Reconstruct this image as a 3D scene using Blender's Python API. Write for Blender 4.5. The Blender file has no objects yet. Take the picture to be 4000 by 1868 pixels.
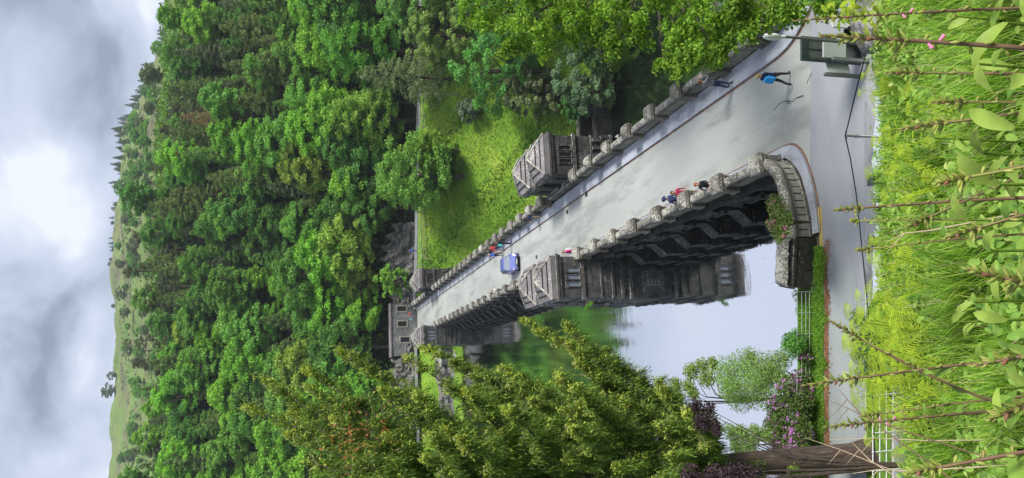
import bpy, math, random
import numpy as np
from mathutils import Vector, Matrix, Quaternion
R = math.radians
SC = bpy.context.scene
COL = SC.collection
# ------------------------------------------------------------------ camera
F, H = 2800.0, 19.5
VPU, VPV = 370.0, 1228.0
PITCH = math.atan((2000-VPV)/F)
YAW = math.atan((934-VPU)/math.hypot(F, 2000-VPV))
FWD = np.array([math.sin(YAW)*math.cos(PITCH), math.cos(YAW)*math.cos(PITCH), -math.sin(PITCH)])
RGT = np.array([math.cos(YAW), -math.sin(YAW), 0.0])
UPV = np.cross(RGT, FWD)
EYE = np.array([0, 0, H])
cd = bpy.data.cameras.new('camera')
cam = bpy.data.objects.new('camera', cd); COL.objects.link(cam)
cd.sensor_fit = 'HORIZONTAL'; cd.sensor_width = 36; cd.lens = 36*F/4000
cd.clip_start = 0.05; cd.clip_end = 6000
# the photograph was stored on its side: the picture's left edge is up
m = Matrix.Identity(4)
for i in range(3):
    m[i][0] = -UPV[i]; m[i][1] = RGT[i]; m[i][2] = -FWD[i]; m[i][3] = EYE[i]
cam.matrix_world = m
SC.camera = cam
SC.view_settings.view_transform = 'Standard'; SC.view_settings.look = 'None'
SC.view_settings.exposure = 1.17; SC.view_settings.gamma = 1.0
# ------------------------------------------------------------------ sky and sun
SUN_EL, SUN_AZ = R(50), R(122)      # azimuth clockwise from +Y
w = bpy.data.worlds.new('World'); SC.world = w; w.use_nodes = True
nt = w.node_tree; nt.nodes.clear()
def wn(t, **k):
    n = nt.nodes.new(t)
    for a, b in k.items(): setattr(n, a, b)
    return n
out = wn('ShaderNodeOutputWorld'); bg = wn('ShaderNodeBackground'); bg2 = wn('ShaderNodeBackground'); mx = wn('ShaderNodeMixShader')
sky = wn('ShaderNodeTexSky', sky_type='NISHITA', sun_disc=False, sun_elevation=SUN_EL, sun_rotation=SUN_AZ)
bg.inputs[1].default_value = 0.07; nt.links.new(sky.outputs[0], bg.inputs[0])
tc = wn('ShaderNodeTexCoord')
mp = wn('ShaderNodeMapping'); mp.inputs['Scale'].default_value = (1, 1, 1.5); mp.inputs['Location'].default_value = (0.31, 0.12, 0.0)
nt.links.new(tc.outputs['Generated'], mp.inputs[0])
n1 = wn('ShaderNodeTexNoise'); n1.inputs['Scale'].default_value = 6.0; n1.inputs['Detail'].default_value = 7; n1.inputs['Roughness'].default_value = .48
n1.inputs['Distortion'].default_value = .35
nt.links.new(mp.outputs[0], n1.inputs[0])
cr = wn('ShaderNodeValToRGB'); e = cr.color_ramp.elements
e[0].position = .36; e[0].color = (.13, .155, .20, 1)
e[1].position = .66; e[1].color = (.43, .45, .485, 1)
x_ = e.new(.48); x_.color = (.245, .28, .345, 1)
x_ = e.new(.58); x_.color = (.32, .35, .42, 1)
nt.links.new(n1.outputs[0], cr.inputs[0]); nt.links.new(cr.outputs[0], bg2.inputs[0])
bg2.inputs[1].default_value = 1.0
# higher up the cloud sheet is even, near the horizon it is broken
sx = wn('ShaderNodeSeparateXYZ'); nt.links.new(tc.outputs['Generated'], sx.inputs[0])
mr = wn('ShaderNodeMapRange'); mr.inputs[1].default_value = .34; mr.inputs[2].default_value = .55
nt.links.new(sx.outputs[2], mr.inputs[0])
mc = wn('ShaderNodeMix', data_type='RGBA'); nt.links.new(mr.outputs[0], mc.inputs[0]); nt.links.new(cr.outputs[0], mc.inputs[6])
mc.inputs[7].default_value = (.37, .40, .48, 1); nt.links.new(mc.outputs[2], bg2.inputs[0])
mx.inputs[0].default_value = .93
nt.links.new(bg.outputs[0], mx.inputs[1]); nt.links.new(bg2.outputs[0], mx.inputs[2]); nt.links.new(mx.outputs[0], out.inputs[0])
sd = bpy.data.lights.new('sun', 'SUN'); sd.energy = 2.9; sd.angle = R(17); sd.color = (1.0, .965, .90)
so = bpy.data.objects.new('sun', sd); COL.objects.link(so)
sdir = Vector((math.sin(SUN_AZ)*math.cos(SUN_EL), math.cos(SUN_AZ)*math.cos(SUN_EL), math.sin(SUN_EL)))
so.rotation_euler = sdir.to_track_quat('Z', 'Y').to_euler()
# ------------------------------------------------------------------ helpers
def ray(x, y):                       # full-size photograph pixel -> direction
    d = FWD*F + RGT*((1868-y)-934) + UPV*(2000-x)
    return d/np.linalg.norm(d)
def on_z(x, y, z=0.0):
    d = ray(x, y); return EYE + d*((z-H)/d[2])
def on_y(x, y, Y):
    d = ray(x, y); return EYE + d*(Y/d[1])
def on_r(x, y, D):
    return EYE + ray(x, y)*D
def photo_xy(p):
    v = np.asarray(p, float)-EYE; z = v@FWD
    return 2000-F*(v@UPV)/z, 1868-(934+F*(v@RGT)/z), z
class MB:                            # collects shapes, links them as ONE mesh object
    def __init__(s): s.v = []; s.f = []; s.m = []; s.sm = []; s.n = 0
    def add(s, V, Fc, mat=0, smooth=False):
        V = np.asarray(V, float).reshape(-1, 3)
        s.v.append(V)
        if isinstance(Fc, np.ndarray) and Fc.ndim == 2:
            s.f.append(Fc + s.n); k = len(Fc)
        else:
            by = {}
            for f in Fc: by.setdefault(len(f), []).append(f)
            k = 0
            for L, g in by.items():
                s.f.append(np.array(g, int)+s.n); s.m.append(np.full(len(g), mat)); s.sm.append(np.full(len(g), smooth))
            s.n += len(V); return s
        s.m.append(np.full(k, mat)); s.sm.append(np.full(k, smooth)); s.n += len(V)
        return s
    def box(s, a, b, mat=0, rz=0, c=None):
        x0, y0, z0 = a; x1, y1, z1 = b
        V = np.array([(x0,y0,z0),(x1,y0,z0),(x1,y1,z0),(x0,y1,z0),(x0,y0,z1),(x1,y0,z1),(x1,y1,z1),(x0,y1,z1)], float)
        if rz:
            c = np.array(c if c is not None else ((x0+x1)/2, (y0+y1)/2, 0)); co, si = math.cos(rz), math.sin(rz)
            q = V-c; V = np.stack([q[:,0]*co-q[:,1]*si, q[:,0]*si+q[:,1]*co, q[:,2]], 1)+c
        return s.add(V, np.array([(0,3,2,1),(4,5,6,7),(0,1,5,4),(1,2,6,5),(2,3,7,6),(3,0,4,7)]), mat)
    def frustum(s, c, z0, z1, hx0, hy0, hx1, hy1, mat=0, off=(0, 0)):
        x, y = c; ox, oy = off
        V = [(x-hx0,y-hy0,z0),(x+hx0,y-hy0,z0),(x+hx0,y+hy0,z0),(x-hx0,y+hy0,z0),
             (x+ox-hx1,y+oy-hy1,z1),(x+ox+hx1,y+oy-hy1,z1),(x+ox+hx1,y+oy+hy1,z1),(x+ox-hx1,y+oy+hy1,z1)]
        return s.add(V, np.array([(0,3,2,1),(4,5,6,7),(0,1,5,4),(1,2,6,5),(2,3,7,6),(3,0,4,7)]), mat)
    def tube(s, pts, rad, n=6, mat=0, caps=True, smooth=True):
        pts = [np.asarray(p, float) for p in pts]; k = len(pts)
        if not hasattr(rad, '__len__'): rad = [rad]*k
        V = []; ref = None
        for i, p in enumerate(pts):
            t = pts[min(i+1, k-1)]-pts[max(i-1, 0)]; t = t/(np.linalg.norm(t)+1e-9)
            if ref is None: ref = np.array([0, 0, 1.0]) if abs(t[2]) < .9 else np.array([1.0, 0, 0])
            a = np.cross(t, ref); a /= np.linalg.norm(a)+1e-9; b = np.cross(t, a); ref = np.cross(a, t)
            for j in range(n):
                q = 2*math.pi*j/n; V.append(p+(a*math.cos(q)+b*math.sin(q))*rad[i])
        Fc = [(i*n+j, i*n+(j+1)%n, (i+1)*n+(j+1)%n, (i+1)*n+j) for i in range(k-1) for j in range(n)]
        s.add(V, np.array(Fc), mat, smooth)
        if caps:
            s.add(V[:n], [tuple(range(n))], mat); s.add(V[-n:], [tuple(range(n-1, -1, -1))], mat)
        return s
    def prism(s, prof, y0, y1, mat=0, axis='y', smooth=False):      # profile of (a, z) pairs swept along an axis
        n = len(prof)
        if axis == 'y': V = [(a, y0, z) for a, z in prof]+[(a, y1, z) for a, z in prof]
        else: V = [(y0, a, z) for a, z in prof]+[(y1, a, z) for a, z in prof]
        s.add(V, np.array([(i, (i+1)%n, n+(i+1)%n, n+i) for i in range(n)]), mat, smooth)
        s.add(V[:n], [tuple(range(n-1, -1, -1))], mat); s.add(V[n:], [tuple(range(n))], mat)
        return s
    def sheet(s, pts, mat=0):
        return s.add(pts, [tuple(range(len(pts)))], mat)
    def ball(s, c, r, n=8, mat=0, jit=0, rng=None):
        rx, ry, rz = (r, r, r) if not hasattr(r, '__len__') else r
        V = [(c[0], c[1], c[2]+rz)]; m_ = max(3, n//2)
        for i in range(1, m_):
            for j in range(n):
                a = math.pi*i/m_; b = 2*math.pi*j/n; k = 1+(rng.uniform(-jit, jit) if rng else 0)
                V.append((c[0]+rx*k*math.sin(a)*math.cos(b), c[1]+ry*k*math.sin(a)*math.sin(b), c[2]+rz*k*math.cos(a)))
        V.append((c[0], c[1], c[2]-rz)); Fc = []
        for j in range(n): Fc.append((0, 1+j, 1+(j+1)%n))
        for i in range(m_-2):
            for j in range(n): Fc.append((1+i*n+j, 1+(i+1)*n+j, 1+(i+1)*n+(j+1)%n, 1+i*n+(j+1)%n))
        L = len(V)-1
        for j in range(n): Fc.append((L, 1+(m_-2)*n+(j+1)%n, 1+(m_-2)*n+j))
        return s.add(V, Fc, mat, True)
    def cards(s, P, size, rng, up=.35, aspect=.6, mat=0, out=None, along=None):
        P = np.asarray(P, float); N = len(P)
        if N == 0: return s
        nrm = rng.normal(size=(N, 3)); nrm[:, 2] = nrm[:, 2]+up*2
        if out is not None: nrm = nrm*.7+out
        nrm /= np.linalg.norm(nrm, axis=1)[:, None]+1e-9
        t = rng.normal(size=(N, 3)) if along is None else along+rng.normal(size=(N, 3))*.25
        t -= (t*nrm).sum(1)[:, None]*nrm; t /= np.linalg.norm(t, axis=1)[:, None]+1e-9
        b = np.cross(nrm, t)
        sz = (size*rng.uniform(.6, 1.35, N))[:, None] if not hasattr(size, '__len__') else np.asarray(size)[:, None]
        V = np.stack([P-t*sz*.5, P+b*sz*.5*aspect+t*sz*.05, P+t*sz*.5, P-b*sz*.5*aspect+t*sz*.05], 1).reshape(-1, 3)
        return s.add(V, np.arange(4*N).reshape(N, 4), mat)
    def mesh(s, name):
        me = bpy.data.meshes.new(name)
        V = np.concatenate(s.v) if s.v else np.zeros((0, 3))
        me.vertices.add(len(V)); me.vertices.foreach_set('co', V.ravel())
        lens = np.concatenate([np.full(len(f), f.shape[1]) for f in s.f]); li = np.concatenate([f.ravel() for f in s.f])
        me.loops.add(len(li)); me.loops.foreach_set('vertex_index', li.astype(np.int32))
        me.polygons.add(len(lens)); st = np.concatenate([[0], np.cumsum(lens)[:-1]])
        me.polygons.foreach_set('loop_start', st.astype(np.int32)); me.polygons.foreach_set('loop_total', lens.astype(np.int32))
        me.polygons.foreach_set('material_index', np.concatenate(s.m).astype(np.int32))
        me.polygons.foreach_set('use_smooth', np.concatenate(s.sm).astype(bool))
        me.update(calc_edges=True); me.validate()
        return me
    def build(s, name, mats, parent=None, origin=None):
        if origin is not None: s.v = [v-np.array(origin, float) for v in s.v]
        me = s.mesh(name)
        for x in (mats if isinstance(mats, (list, tuple)) else [mats]): me.materials.append(x)
        o = bpy.data.objects.new(name, me); COL.objects.link(o)
        if origin is not None: o.location = origin
        if parent is not None: o.parent = parent
        return o
def tag(o, label=None, cat=None, group=None, kind=None):
    if label: o['label'] = label
    if cat: o['category'] = cat
    if group: o['group'] = group
    if kind: o['kind'] = kind
    return o
def empty(name, loc=(0, 0, 0), rz=0):
    o = bpy.data.objects.new(name, None); COL.objects.link(o); o.location = loc; o.rotation_euler = (0, 0, rz)
    o.empty_display_size = .2
    return o
def struct(o): o['kind'] = 'structure'; return o
def lin(a, xs, ys): return float(np.interp(a, xs, ys))
ORD = lambda n: str(n)+('th' if 10 < n % 100 < 14 else {1: 'st', 2: 'nd', 3: 'rd'}.get(n % 10, 'th'))
# ------------------------------------------------------------------ materials
def mat_new(name):
    m = bpy.data.materials.new(name); m.use_nodes = True; t = m.node_tree; t.nodes.clear()
    o = t.nodes.new('ShaderNodeOutputMaterial'); b = t.nodes.new('ShaderNodeBsdfPrincipled'); t.links.new(b.outputs[0], o.inputs[0])
    return m, t, b, o
def N_(t, ty, **k):
    n = t.nodes.new(ty)
    for a, b in k.items(): setattr(n, a, b)
    return n
def noise(t, scale, detail=4, rough=.55, vec=None, dist=0):
    n = N_(t, 'ShaderNodeTexNoise'); n.inputs['Scale'].default_value = scale; n.inputs['Detail'].default_value = detail
    n.inputs['Roughness'].default_value = rough; n.inputs['Distortion'].default_value = dist
    if vec is not None: t.links.new(vec, n.inputs[0])
    return n
def ramp(t, src, stops):
    r = N_(t, 'ShaderNodeValToRGB'); e = r.color_ramp.elements
    while len(e) < len(stops): e.new(.5)
    for i, (p, c) in enumerate(stops):
        e[i].position = p; e[i].color = (c, c, c, 1) if not hasattr(c, '__len__') else (*c, 1)
    t.links.new(src, r.inputs[0]); return r
def mixc(t, fac, a, b, mode='MIX'):
    n = N_(t, 'ShaderNodeMix', data_type='RGBA', blend_type=mode)
    for i, v in ((0, fac), (6, a), (7, b)):
        if hasattr(v, 'node'): t.links.new(v, n.inputs[i])
        elif i == 0: n.inputs[0].default_value = v
        else: n.inputs[i].default_value = (*v, 1)
    return n.outputs[2]
def mmath(t, op, a, b=None):
    n = N_(t, 'ShaderNodeMath', operation=op)
    for i, v in ((0, a), (1, b)):
        if v is None: continue
        if hasattr(v, 'node'): t.links.new(v, n.inputs[i])
        else: n.inputs[i].default_value = v
    return n.outputs[0]
def bump(t, b, h, strength=.3, dist=.05):
    n = N_(t, 'ShaderNodeBump'); n.inputs['Strength'].default_value = strength; n.inputs['Distance'].default_value = dist
    t.links.new(h, n.inputs['Height']); t.links.new(n.outputs[0], b.inputs['Normal'])
def pos(t): return N_(t, 'ShaderNodeNewGeometry').outputs['Position']
def plain(name, c, rough=.6, metal=0, var=.25, scale=8, spec=.4):
    m, t, b, o = mat_new(name); p = pos(t); n = noise(t, scale, 5, .6, p)
    c = np.array(c); r = ramp(t, n.outputs[0], [(.3, tuple(c*(1-var))), (.7, tuple(np.minimum(c*(1+var), 1)))])
    t.links.new(r.outputs[0], b.inputs[0]); b.inputs['Roughness'].default_value = rough; b.inputs['Metallic'].default_value = metal
    b.inputs['Specular IOR Level'].default_value = spec
    return m
def stone(name, c0, c1, lichen=.5, lc=(.5, .5, .44), blocks=None, moss=.3, lscale=7, rough=.85):
    m, t, b, o = mat_new(name); p = pos(t)
    n = noise(t, 1.7, 6, .65, p); base = ramp(t, n.outputs[0], [(.32, c0), (.68, c1)]).outputs[0]
    big = noise(t, .35, 3, .6, p)
    base = mixc(t, mmath(t, 'MULTIPLY', ramp(t, big.outputs[0], [(.4, 0.), (.65, 1.)]).outputs[0], .5), base, tuple(np.array(c0)*.55))
    geo = N_(t, 'ShaderNodeNewGeometry'); sn = N_(t, 'ShaderNodeSeparateXYZ'); t.links.new(geo.outputs['Normal'], sn.inputs[0])
    upf = N_(t, 'ShaderNodeMapRange'); upf.inputs[1].default_value = -.2; upf.inputs[2].default_value = .8; t.links.new(sn.outputs[2], upf.inputs[0])
    upf.inputs[3].default_value = -.06; upf.inputs[4].default_value = .09
    l1 = noise(t, lscale, 3, .6, p, .6); l2 = noise(t, .9, 3, .55, p)
    th = mmath(t, 'ADD', mmath(t, 'ADD', l1.outputs[0], upf.outputs[0]), mmath(t, 'MULTIPLY', mmath(t, 'SUBTRACT', l2.outputs[0], .5), .55))
    e0 = .70-.16*lichen
    lf = ramp(t, th, [(e0-.01, 0.), (e0+.08, 1.)]).outputs[0]
    base = mixc(t, mmath(t, 'MULTIPLY', lf, .68), base, lc)
    if moss:
        mo = noise(t, 1.1, 5, .7, p); mf = ramp(t, mmath(t, 'ADD', mo.outputs[0], upf.outputs[0]), [(.62, 0.), (.72, moss)]).outputs[0]
        base = mixc(t, mf, base, (.055, .065, .02))
    h = mmath(t, 'ADD', noise(t, 12, 5, .7, p).outputs[0], mmath(t, 'MULTIPLY', lf, .15))
    if blocks:
        sp = N_(t, 'ShaderNodeSeparateXYZ'); t.links.new(p, sp.inputs[0]); cb = N_(t, 'ShaderNodeCombineXYZ')
        t.links.new(mmath(t, 'ADD', sp.outputs[0], sp.outputs[1]), cb.inputs[0]); t.links.new(sp.outputs[2], cb.inputs[1])
        br = N_(t, 'ShaderNodeTexBrick'); br.inputs['Scale'].default_value = 1.0; br.inputs['Mortar Size'].default_value = .022
        br.inputs['Brick Width'].default_value = blocks[0]; br.inputs['Row Height'].default_value = blocks[1]
        br.inputs[1].default_value = (.8, .8, .8, 1); br.inputs[2].default_value = (1.25, 1.25, 1.2, 1); br.inputs[3].default_value = (.45, .44, .42, 1)
        t.links.new(cb.outputs[0], br.inputs[0]); base = mixc(t, 1.0, base, br.outputs[0], 'MULTIPLY')
        h = mmath(t, 'SUBTRACT', h, mmath(t, 'MULTIPLY', br.outputs[1], .6))
    t.links.new(base, b.inputs[0]); b.inputs['Roughness'].default_value = rough; b.inputs['Specular IOR Level'].default_value = .3
    bump(t, b, h, .55, .06)
    return m
def leafy(name, c0, c1, c2=None, trans=.3, rough=.6, objcol=False, nscale=.5, lo=.72, hi=1.3):
    m, t, b, o = mat_new(name); g = N_(t, 'ShaderNodeNewGeometry')
    col = ramp(t, g.outputs['Random Per Island'], [(0., c0), (.6, c1)] + ([(.9, c1), (1., c2)] if c2 else [])).outputs[0]
    nn = noise(t, nscale, 3, .6, g.outputs['Position'])
    col = mixc(t, 1., col, ramp(t, nn.outputs[0], [(.3, lo), (.7, hi)]).outputs[0], 'MULTIPLY')
    if objcol:
        oi = N_(t, 'ShaderNodeObjectInfo'); col = mixc(t, 1., col, oi.outputs['Color'], 'MULTIPLY')
    t.links.new(col, b.inputs[0]); b.inputs['Roughness'].default_value = rough; b.inputs['Specular IOR Level'].default_value = .25
    tr = N_(t, 'ShaderNodeBsdfTranslucent'); t.links.new(mixc(t, 1., col, (1.25, 1.15, .55), 'MULTIPLY'), tr.inputs[0])
    ms = N_(t, 'ShaderNodeMixShader'); ms.inputs[0].default_value = trans
    t.links.new(b.outputs[0], ms.inputs[1]); t.links.new(tr.outputs[0], ms.inputs[2]); t.links.new(ms.outputs[0], o.inputs[0])
    return m
M = {}
M['parapet'] = stone('lichened_parapet_stone', (.075, .07, .062), (.19, .18, .158), .7, (.50, .49, .43), None, .35, 13)
M['dam'] = stone('dark_dam_stone', (.016, .016, .017), (.055, .055, .053), .2, (.26, .27, .26), (1.1, .62), .15, 9)
M['tower'] = stone('tower_stone', (.030, .031, .033), (.095, .094, .092), .4, (.52, .52, .48), (1.0, .6), .15, 12)
M['trim'] = stone('tower_trim_stone', (.04, .038, .04), (.12, .115, .11), .6, (.55, .55, .50), None, .2, 12)
M['roofstone'] = stone('stone_roof_slabs', (.145, .13, .135), (.245, .225, .23), .14, (.55, .54, .47), None, .1, 9)
M['ridge'] = stone('pale_ridge_stone', (.20, .19, .17), (.34, .33, .29), .7, (.6, .59, .52), None, .1, 5)
M['block'] = stone('dark_block_stone', (.025, .024, .022), (.075, .07, .062), .25, (.45, .44, .38), (1.3, .55), .25, 9)
M['rock'] = stone('shale_rock', (.075, .068, .065), (.19, .18, .17), .35, (.34, .34, .32), None, .6, 4)
M['cottage'] = stone('rubble_stone', (.11, .11, .115), (.23, .23, .235), .5, (.4, .4, .38), (.6, .3), .2, 5)
M['paneltrough'] = stone('pale_panel_stone', (.19, .19, .165), (.34, .335, .29), .3, (.5, .5, .42), None, .25, 6)
M['bark'] = plain('tree_bark', (.075, .055, .045), .9, 0, .5, 6)
M['twig'] = plain('pale_twigs', (.30, .25, .19), .9, 0, .3, 12)
M['rail_grey'] = plain('weathered_rail_paint', (.36, .38, .38), .6, 0, .15)
M['white_paint'] = plain('white_metal_paint', (.62, .63, .62), .5, 0, .1)
M['grey_metal'] = plain('galvanised_metal', (.30, .31, .32), .45, .5, .2)
M['green_metal'] = plain('dark_green_metal', (.035, .05, .05), .5, 0, .2)
M['postgrey'] = plain('board_post_grey', (.10, .115, .11), .5, 0, .15)
M['dark'] = plain('opening_dark', (.008, .008, .009), .9)
M['glass'] = plain('window_glass', (.05, .06, .075), .08, 0, .1, 3, 1.0)
M['blueglass'] = plain('boarded_window', (.16, .19, .24), .45, 0, .15)
M['black'] = plain('black_rubber', (.012, .012, .013), .6)
M['panel'] = plain('board_panel', (.40, .43, .41), .5, 0, .06, 2)
M['wood'] = plain('weathered_wood', (.30, .25, .17), .85, 0, .3)
M['sett'] = plain('kerb_line', (.16, .09, .06), .8, 0, .6, 3)
M['yellow'] = plain('yellow_paint', (.55, .38, .05), .6, 0, .3, 20)
# road surfaces
def road_mat(name, c0, c1, dark, rough, stretch=(1, 1, 1), wet=0.0, dth=(.55, .75), das=.5):
    m, t, b, o = mat_new(name); p = pos(t)
    mpn = N_(t, 'ShaderNodeMapping'); mpn.inputs['Scale'].default_value = stretch; t.links.new(p, mpn.inputs[0])
    a = noise(t, .55, 6, .62, mpn.outputs[0], .4); f = noise(t, 14, 4, .7, p); s_ = noise(t, 26, 3, .75, p)
    col = ramp(t, a.outputs[0], [(.3, c0), (.7, c1)]).outputs[0]
    st = noise(t, .9, 5, .75, mpn.outputs[0]); col = mixc(t, ramp(t, st.outputs[0], [(dth[0], 0.), (dth[1], das)]).outputs[0], col, dark)
    col = mixc(t, ramp(t, f.outputs[0], [(.62, 0.), (.72, .45)]).outputs[0], col, tuple(np.array(c0)*.72))
    col = mixc(t, ramp(t, s_.outputs[0], [(.36, .38), (.55, 0.)]).outputs[0], col, tuple(np.array(dark)*.6))
    t.links.new(col, b.inputs[0])
    rr = ramp(t, a.outputs[0], [(.35, max(rough-wet, .08)), (.65, rough)]); t.links.new(rr.outputs[0], b.inputs['Roughness'])
    b.inputs['Specular IOR Level'].default_value = .6
    bump(t, b, f.outputs[0], .12, .02)
    return m
M['deck'] = road_mat('dam_tarmac', (.255, .268, .25), (.37, .385, .36), (.16, .168, .158), .68, (.55, .12, 1), .12, (.5, .62), .6)
M['road'] = road_mat('wet_tarmac', (.21, .22, .235), (.29, .30, .32), (.10, .11, .12), .46, (.16, 1.3, 1), .2)
M['patch'] = road_mat('new_tarmac_patch', (.20, .22, .215), (.27, .29, .285), (.15, .165, .17), .42, (.3, 1.2, 1), .15)
M['kerbstone'] = road_mat('wet_flagstones', (.23, .25, .30), (.43, .45, .50), (.14, .145, .15), .45, (1.2, .6, 1), .2, (.5, .68), .75)
M['puddle'] = road_mat('wet_margin', (.20, .20, .21), (.34, .34, .36), (.10, .10, .10), .22, (.35, 1.3, 1), .16, (.52, .58), .9)
M['litter'] = plain('leaf_litter', (.15, .085, .05), .9, 0, .65, 5)
# water
def water_mat(name, body, refl, rs, sc, dist, br):
    m, t, b, o = mat_new(name); p = pos(t)
    b.inputs[0].default_value = (*body, 1); b.inputs['Roughness'].default_value = .15
    g = N_(t, 'ShaderNodeBsdfGlossy'); g.inputs[0].default_value = (*refl, 1); g.inputs['Roughness'].default_value = rs
    ms = N_(t, 'ShaderNodeMixShader')
    lw = N_(t, 'ShaderNodeLayerWeight'); lw.inputs[0].default_value = .3
    fr = N_(t, 'ShaderNodeMapRange'); fr.inputs[3].default_value = br; fr.inputs[4].default_value = .97; t.links.new(lw.outputs['Facing'], fr.inputs[0])
    t.links.new(fr.outputs[0], ms.inputs[0]); t.links.new(b.outputs[0], ms.inputs[1]); t.links.new(g.outputs[0], ms.inputs[2])
    mpn = N_(t, 'ShaderNodeMapping'); mpn.inputs['Scale'].default_value = sc; t.links.new(p, mpn.inputs[0])
    n1 = noise(t, 1.0, 5, .6, mpn.outputs[0], .3)
    bn = N_(t, 'ShaderNodeBump'); bn.inputs['Strength'].default_value = .13; bn.inputs['Distance'].default_value = dist
    t.links.new(n1.outputs[0], bn.inputs['Height']); t.links.new(bn.outputs[0], g.inputs['Normal']); t.links.new(bn.outputs[0], b.inputs['Normal'])
    t.links.new(ms.outputs[0], o.inputs[0])
    return m
M['water'] = water_mat('reservoir_water', (.012, .02, .016), (.95, .97, 1.0), .015, (.45, 1.5, 1), .045, .74)
M['sheen'] = water_mat('puddle_water', (.10, .10, .10), (1, 1, 1), .03, (2, 2, 1), .004, .85)
M['pool'] = water_mat('pool_water', (.008, .013, .008), (.55, .62, .5), .05, (.8, 1.6, 1), .08, .35)
# ground covers
def ground_mat(name, stops, scale, fine, rough=.95, bs=.5):
    m, t, b, o = mat_new(name); p = pos(t)
    a = noise(t, scale, 6, .65, p, .5); c = ramp(t, a.outputs[0], stops).outputs[0]
    f = noise(t, fine, 4, .7, p); c = mixc(t, 1., c, ramp(t, f.outputs[0], [(.3, .6), (.7, 1.4)]).outputs[0], 'MULTIPLY')
    t.links.new(c, b.inputs[0]); b.inputs['Roughness'].default_value = rough; b.inputs['Specular IOR Level'].default_value = .15
    bump(t, b, f.outputs[0], bs, 1.2/fine); return m
M['g_bank'] = ground_mat('bank_turf', [(.3, (.05, .12, .015)), (.7, (.11, .20, .025))], 1.2, 12)
M['g_meadow'] = ground_mat('meadow_turf', [(.3, (.075, .16, .014)), (.5, (.13, .24, .022)), (.66, (.21, .30, .035)), (.8, (.24, .24, .07))], .13, 2.2)
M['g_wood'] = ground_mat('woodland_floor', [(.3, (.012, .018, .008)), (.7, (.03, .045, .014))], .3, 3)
M['g_moor'] = ground_mat('moor', [(.3, (.06, .12, .03)), (.45, (.12, .19, .045)), (.56, (.135, .15, .06)), (.62, (.10, .10, .06)), (.7, (.09, .18, .035))], .035, .4)
M['g_mud'] = ground_mat('lake_bed', [(.3, (.06, .05, .04)), (.7, (.13, .11, .09))], .5, 4)
M['verge'] = ground_mat('verge_turf', [(.3, (.04, .11, .012)), (.7, (.09, .19, .02))], 1.5, 16)
# foliage
M['leaf'] = leafy('broad_leaves', (.75, .8, .7), (1.2, 1.18, 1.15), (1.75, 1.6, 1.35), .36, objcol=True, nscale=.6)
M['needle'] = leafy('conifer_needles', (.8, .82, .8), (1.15, 1.15, 1.15), (1.6, 1.5, 1.4), .25, objcol=True, nscale=.8)
M['oak'] = leafy('oak_leaves', (.08, .18, .012), (.18, .335, .028), (.34, .44, .05), .38, nscale=.55)
M['cypress'] = leafy('conifer_sprays', (.05, .10, .018), (.13, .22, .032), (.26, .33, .05), .25, nscale=.9)
M['cypress_tip'] = leafy('yellow_conifer_tips', (.25, .33, .045), (.38, .46, .07), (.46, .45, .10), .25, nscale=1.5)
M['dead_spray'] = leafy('rusty_dead_needles', (.25, .07, .03), (.35, .11, .04), None, .1)
M['beech'] = leafy('copper_beech_leaves', (.022, .012, .018), (.05, .028, .036), (.08, .05, .05), .15)
M['grass'] = leafy('long_grass', (.07, .18, .014), (.21, .38, .035), (.46, .50, .13), .32, .5, nscale=1.1, lo=.5, hi=1.4)
M['herb'] = leafy('broad_herb_leaves', (.09, .20, .03), (.22, .36, .06), (.40, .48, .14), .28, .45, nscale=3)
M['dock'] = leafy('long_downy_leaves', (.10, .20, .03), (.20, .32, .05), (.34, .38, .08), .35, .5, nscale=9, lo=.65, hi=1.35)
M['fern'] = leafy('fern_fronds', (.20, .33, .015), (.34, .44, .03), (.45, .48, .05), .4, .5, nscale=2)
M['straw'] = plain('dry_stems', (.34, .27, .18), .8, 0, .25, 20)
M['stem'] = plain('foxglove_stem', (.13, .075, .045), .6, 0, .35, 20)
M['bud'] = leafy('foxglove_buds', (.17, .22, .04), (.27, .29, .07), (.20, .07, .06), .2, .5)
M['pinkbell'] = leafy('pink_bells', (.55, .12, .32), (.72, .25, .45), None, .3, .5)
M['mauve'] = leafy('mauve_blossom', (.45, .13, .50), (.62, .24, .66), (.75, .42, .75), .25, .6)
M['rhodo'] = leafy('rhododendron_leaves', (.03, .06, .015), (.07, .12, .02), (.14, .13, .03), .15)
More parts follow.
